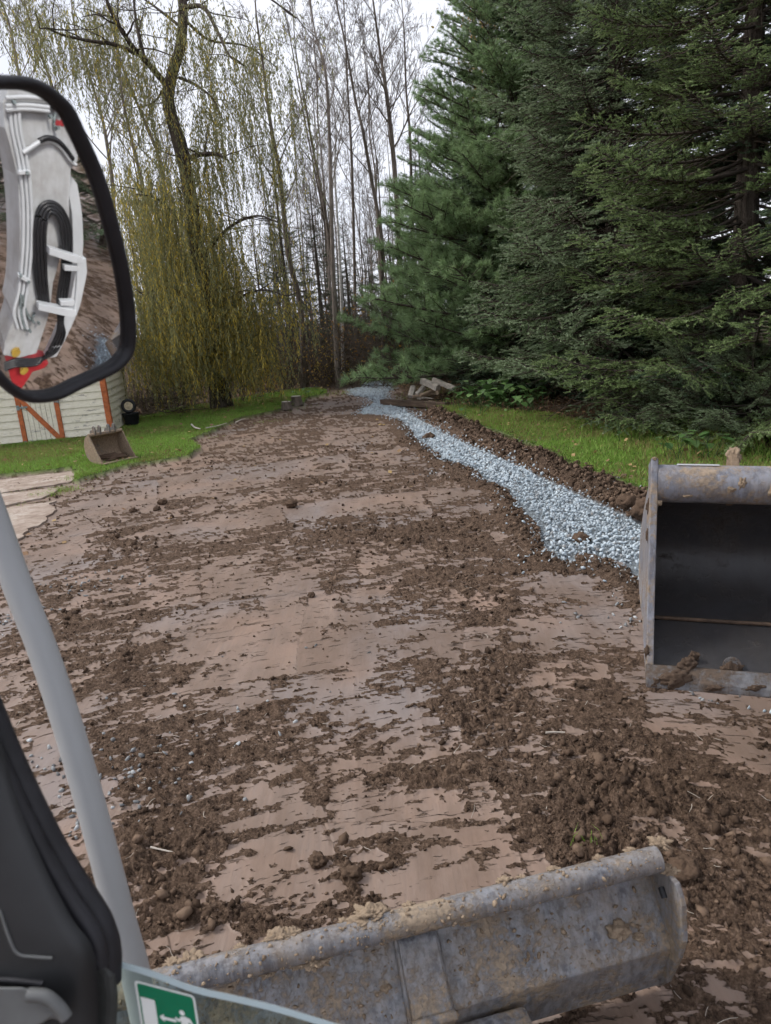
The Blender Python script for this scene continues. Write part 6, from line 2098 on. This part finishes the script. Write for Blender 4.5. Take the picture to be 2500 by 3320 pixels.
# tall tree with yellow leaves behind the pines
def yellow_tree():
    rng = np.random.default_rng(77)
    p = aty(1650, 1200, 27.0)
    ms = tree_meshes(777, 15, 0.12, nb=20, first=0.4, ratio=0.25)
    o = place_tree('autumn_tree', ms, (p.x, p.y, 0), 'tall tree with yellow brown leaves behind the top of the pines', 'tree')
    n = 3200
    P = np.stack([rng.normal(size=n) * 0.7, rng.normal(size=n) * 0.8, rng.uniform(8.5, 15, n)], 1)
    V, F = leaf_quads(P, rng, 0.08, 0.15, 0.35, -0.6)
    sh = np.repeat(np.clip(rng.normal(size=n) * 0.25 + 0.65, 0, 1), 4)
    link('leaves', np_mesh('leaves', V, F, M['autumn_leaf'], attrs={'shade': ('FLOAT', sh)}), o)['kind'] = 'stuff'
yellow_tree()
def weed(px, py, label, seed, n=26, h=0.5):
    rng = np.random.default_rng(seed)
    g = on_ground(px, py)
    root = empty('leafy_weed', g)
    tag(root, label, 'weed', 'broad leaved weeds below the conifers')
    pol, LV, LF, SH, b = [], [], [], [], 0
    for k in range(n):
        d = np.array([rng.normal() * 0.55, rng.normal() * 0.45, 1.0])
        P, Rr, dd = limb(rng, rng.normal(size=3) * np.array([0.25, 0.15, 0]), d, h * rng.uniform(0.5, 1.1), 0.006, 0.003, 4, 0.15)
        pol.append((P, Rr))
        c = P[-1]
        az = rng.uniform(0, 6.28)
        f = np.array([math.cos(az), math.sin(az), rng.uniform(-0.5, 0.25)])
        f /= np.linalg.norm(f)
        s = np.cross(f, [0, 0, 1.0])
        s /= np.linalg.norm(s)
        up = np.cross(s, f)
        L = rng.uniform(0.10, 0.20) * h / 0.5
        prof = [(0, 0.05), (0.1, 0.34), (0.35, 0.46), (0.65, 0.34), (0.9, 0.12), (1.0, 0.0)]
        mid = [c + f * L * t_ - up * L * 0.25 * t_ * t_ for t_, _w in prof]
        lf = [m_ + s * L * w_ + up * L * 0.12 * w_ for m_, (t_, w_) in zip(mid, prof)]
        rt = [m_ - s * L * w_ + up * L * 0.12 * w_ for m_, (t_, w_) in zip(mid, prof)]
        q = np.array(mid + lf + rt)
        LV.append(q)
        for j in range(5):
            LF += [(b + j, b + j + 1, b + 6 + j + 1, b + 6 + j), (b + j, b + 12 + j, b + 12 + j + 1, b + j + 1)]
        SH.append(np.full(18, np.clip(rng.normal() * 0.3 + 0.55, 0, 1)))
        b += 18
    V, F = tubes(pol, lambda r: 3)
    link('stem', np_mesh('stem', V, F, M['weed_leaf'], attrs={'shade': ('FLOAT', np.full(len(V), 0.3))}), root)['kind'] = 'stuff'
    link('leaves', np_mesh('leaves', np.concatenate(LV), LF, M['weed_leaf'], smooth=True, attrs={'shade': ('FLOAT', np.concatenate(SH))}), root)['kind'] = 'stuff'
weed(1535, 1322, 'leafy weed nearest the firewood heap', 1, 26, 0.45)
weed(1590, 1318, 'large pale leaved weed second from the firewood heap', 2, 34, 0.6)
weed(1590, 1338, 'low weed in front of the other broad leaved weeds', 3, 18, 0.35)
weed(1655, 1322, 'dark leafy weed to the right of the weed patch', 4, 34, 0.6)
weed(1715, 1335, 'last broad leaved weed on the right of the patch', 5, 24, 0.5)
weed(2140, 1415, 'small leafy weed in the grass behind the bucket corner', 6, 16, 0.3)
weed(2270, 1480, 'leafy weed at the edge of the grass above the bucket tube', 7, 20, 0.35)
weed(1010, 1284, 'small green weed at the wood edge right of the stumps', 8, 16, 0.3)

# ---- grass, litter, brush (uncountable)
def in_dist(n, xr, yr, rng):
    return rng.uniform(*xr, n), rng.uniform(*yr, n)
def grass():
    rng = np.random.default_rng(9)
    xs, ys = [], []
    for poly, n in ((P_LAWN_L, 210000), (P_LAWN_R, 120000)):
        px_ = [p[0] for p in poly]
        py_ = [p[1] for p in poly]
        x, y = in_dist(n, (max(min(px_), -9), min(max(px_), 7)), (max(min(py_), 4), min(max(py_), 24)), rng)
        xs.append(x)
        ys.append(y)
    x, y = np.concatenate(xs), np.concatenate(ys)
    f = ground_fields(x, y)
    k = (f['lawn'] > 0.5) & (np.abs(np.arctan2(x, y)) < R(37))
    x, y, z = x[k], y[k], f['z'][k]
    den = fbm(x * 1.3, y * 1.3, 201, 3)
    n = len(x)
    right = x > 0
    h = rng.uniform(0.025, 0.065, n) * (0.7 + 0.7 * den)
    P = np.stack([x, y, z - 0.005], 1)
    a = rng.uniform(0, 2 * np.pi, n)
    s = np.stack([np.cos(a), np.sin(a), np.zeros(n)], 1)
    ln = rng.normal(size=(n, 2)) * 0.45
    tip = P + np.stack([ln[:, 0] * h, ln[:, 1] * h, h], 1)
    w = rng.uniform(0.004, 0.008, n)[:, None]
    V = np.stack([P + s * w, P - s * w, tip], 1).reshape(-1, 3)
    F = np.arange(n * 3).reshape(-1, 3)
    dry = 0.08 + sstep(0.50, 0.70, fbm(x * 0.8, y * 0.8, 205, 3)) * 0.5 + np.where(right & (y > 11.0), 0.4, 0.0)
    isdry = rng.random(n) < dry
    sh = np.repeat(np.clip(rng.normal(size=n) * 0.22 + 0.45 + 0.3 * (den - 0.5), 0, 1), 3)
    me = np_mesh('lawn_grass', V, F, [M['grass'], M['dry_grass']], isdry.astype(int), attrs={'shade': ('FLOAT', sh)})
    tag(link('lawn_grass', me), 'short green lawn grass either side of the scraped yard', 'grass', kind='stuff')
    print('grass', n)
    # longer tufts at the foot of the conifers and the slab joints
    spots = [(2150, 1430, 1.0, 260, 0.24), (2300, 1475, 0.9, 300, 0.26), (1800, 1370, 0.8, 120, 0.10), (2400, 1490, 0.7, 220, 0.24), (1480, 1318, 0.6, 160, 0.18), (210, 1590, 0.22, 300, 0.07), (150, 1608, 0.25, 260, 0.06), (260, 1556, 0.25, 300, 0.08), (60, 1594, 0.5, 90, 0.04), (90, 1640, 0.3, 80, 0.04), (760, 1310, 0.8, 160, 0.14), (1050, 1280, 1.3, 420, 0.12), (1400, 1290, 0.8, 160, 0.2), (900, 1330, 0.8, 200, 0.08), (860, 1370, 0.4, 120, 0.05), (1900, 2760, 0.06, 14, 0.06), (1930, 2930 - 60, 0.05, 10, 0.05), (690, 1420, 0.2, 50, 0.05)]
    Vs, SH, MI = [], [], []
    for a_, b_, rad, cnt, hh in spots:
        c = at(a_, b_)
        x = c.x + rng.normal(size=cnt) * rad * 0.6
        y = c.y + rng.normal(size=cnt) * rad * 0.35
        z = ground_fields(x, y)['z']
        h = hh * rng.uniform(0.5, 1.3, cnt)
        an = rng.uniform(0, 6.28, cnt)
        s = np.stack([np.cos(an), np.sin(an), 0 * an], 1) * (0.003 + 0.012 * hh)
        l = rng.normal(size=(cnt, 2)) * 0.45
        P = np.stack([x, y, z - 0.005], 1)
        m_ = P + np.stack([l[:, 0] * h * 0.4, l[:, 1] * h * 0.4, h * 0.65], 1)
        t_ = P + np.stack([l[:, 0] * h * 1.2, l[:, 1] * h * 1.2, h * 0.95], 1)
        tri = np.stack([P + s, P - s, m_, m_ + s * 0.6, m_ - s * 0.6, t_], 1)
        Vs.append(tri.reshape(-1, 3))
        SH.append(np.repeat(np.clip(rng.normal(size=cnt) * 0.25 + 0.5, 0, 1), 6))
        MI.append(np.repeat((rng.random(cnt) < 0.3).astype(int), 2))
    V = np.concatenate(Vs)
    me = np_mesh('tall_grass', V, np.arange(len(V)).reshape(-1, 3), [M['grass'], M['dry_grass']], np.concatenate(MI), attrs={'shade': ('FLOAT', np.concatenate(SH))})
    tag(link('tall_grass', me), 'long loose grass along the yard edges and slab joints', 'grass', kind='stuff')
grass()
def litter():
    rng = np.random.default_rng(10)
    n = 60000
    a = np.radians(rng.uniform(-36, 36, n))
    r = rng.uniform(8, 34, n)
    x, y = r * np.sin(a), r * np.cos(a)
    f = ground_fields(x, y)
    pr = f['forest'] * 0.75 + f['lawn'] * 0.035 + f['dirt'] * 0.006 * (r > 8)
    k = rng.random(n) < pr
    P = np.stack([x[k], y[k], f['z'][k] + rng.uniform(0.005, 0.04, k.sum()) + 0.03 * f['lawn'][k]], 1)
    m_ = len(P)
    d = rng.normal(size=(m_, 3)) * np.array([1, 1, 0.35])
    d /= np.linalg.norm(d, axis=1)[:, None]
    w = np.cross(d, rng.normal(size=(m_, 3)) * 0.4 + np.array([0, 0, 1]))
    w /= np.linalg.norm(w, axis=1)[:, None]
    L = rng.uniform(0.05, 0.11, m_)[:, None]
    q = np.stack([P, P + d * L * 0.5 + w * L * 0.33, P + d * L, P + d * L * 0.5 - w * L * 0.33], 1).reshape(-1, 3)
    F = (np.arange(m_) * 4)[:, None] + np.arange(4)[None]
    inl = f['forest'][k] < 0.5
    sh = np.repeat(np.clip(rng.normal(size=m_) * 0.28 + np.where(inl, 0.85, 0.4), 0, 1), 4)
    me = np_mesh('fallen_leaves', q, F, M['litter_leaf'], attrs={'shade': ('FLOAT', sh)})
    tag(link('fallen_leaves', me), 'brown and yellow fallen leaves on forest floor and lawn', 'leaves', kind='stuff')
litter()
def straw():
    rng = np.random.default_rng(14)
    n = 2600
    a = np.radians(rng.uniform(-34, 34, n))
    r = 1.5 + 9 * rng.random(n) ** 1.6
    x, y = r * np.sin(a), r * np.cos(a)
    f = ground_fields(x, y)
    k = rng.random(n) < 0.25 * f['crumb']
    P = np.stack([x[k], y[k], f['z'][k] + 0.006], 1)
    pol = []
    for p in P:
        d = rng.normal(size=3) * np.array([1, 1, 0.25])
        Pp, Rr, _ = limb(rng, p, d, rng.uniform(0.02, 0.08), 0.0011, 0.0007, 3, 0.25)
        pol.append((Pp, Rr * (0.6 + 0.25 * math.hypot(p[0], p[1]))))
    V, F = tubes(pol, lambda r: 3)
    tag(link('straw', np_mesh('straw', V, F, M['pale_wood'])), 'bits of straw and root strewn over the crumbled soil', 'straw', kind='stuff')
straw()
def brush():
    rng = np.random.default_rng(12)
    pol = []
    for _ in range(1500):
        px = rng.uniform(400, 1560) if rng.random() < 0.6 else rng.normal(1130, 140)
        p = aty(px, 1200, 18.5 + (1 - abs(px - 900) / 900) * 6 + rng.uniform(0, 9))
        z = 0.05
        d = np.array([rng.normal() * 0.55, rng.normal() * 0.4, rng.uniform(0.25, 1.2)])
        P, Rr, dd = limb(rng, (p.x, p.y, z), d, rng.uniform(0.5, 2.4) * (1.5 if 900 < px < 1400 else 1.0), rng.uniform(0.005, 0.011), 0.003, 5, 0.16, -0.02)
        pol.append((P, Rr))
        for _k in range(2):
            a = P[rng.integers(2, len(P))]
            P2, R2, _ = limb(rng, a, dd + rng.normal(size=3) * 0.7, rng.uniform(0.2, 0.8), 0.005, 0.0028, 3, 0.15)
            pol.append((P2, R2))
    for _ in range(240):   # heap of cut brush behind the shed
        c = on_ground(rng.uniform(435, 570), rng.uniform(1340, 1366))
        d = np.array([rng.normal(), rng.normal() * 0.6, rng.uniform(-0.05, 0.35)])
        P, Rr, dd = limb(rng, (c.x, c.y + rng.uniform(0, 1.5), c.z + rng.uniform(0, 0.55)), d, rng.uniform(0.5, 1.4), 0.009, 0.003, 5, 0.14)
        pol.append((P, Rr))
    V, F = tubes(pol, lambda r: 3)
    me = np_mesh('dead_brush', V, F, M['dead_twig'])
    tag(link('dead_brush', me), 'tangle of dead twigs and brush along the wood edge', 'brush', kind='stuff')
brush()
def far_wood():
    """far wood that reads as one mass"""
    rng = np.random.default_rng(13)
    pol = []
    for _ in range(300):
        x = rng.uniform(-60, 30)
        y = rng.uniform(52, 85)
        h = rng.uniform(6, 12)
        P, Rr, _ = limb(rng, (x, y, 0), (rng.normal() * 0.06, 0, 1), h, rng.uniform(0.06, 0.14), 0.02, 7, 0.05)
        pol.append((P, Rr))
        for _k in range(8):
            a = P[rng.integers(2, len(P))]
            P2, R2, _ = limb(rng, a, rng.normal(size=3) * 0.7 + np.array([0, 0, 0.7]), rng.uniform(1.2, 3.5), 0.03, 0.012, 4, 0.12)
            pol.append((P2, R2))
    for _ in range(2000):
        x = rng.uniform(-60, 30)
        y = rng.uniform(46, 80)
        P, Rr, _ = limb(rng, (x, y, 0), (rng.normal() * 0.6, 0, 1), rng.uniform(1, 5.0), 0.03, 0.012, 4, 0.15)
        pol.append((P, Rr))
    V, F = tubes(pol, lambda r: 3)
    tag(link('far_wood', np_mesh('far_wood', V, F, M['bark'])), 'distant leafless wood seen between the nearer stems', 'wood', kind='stuff')
far_wood()
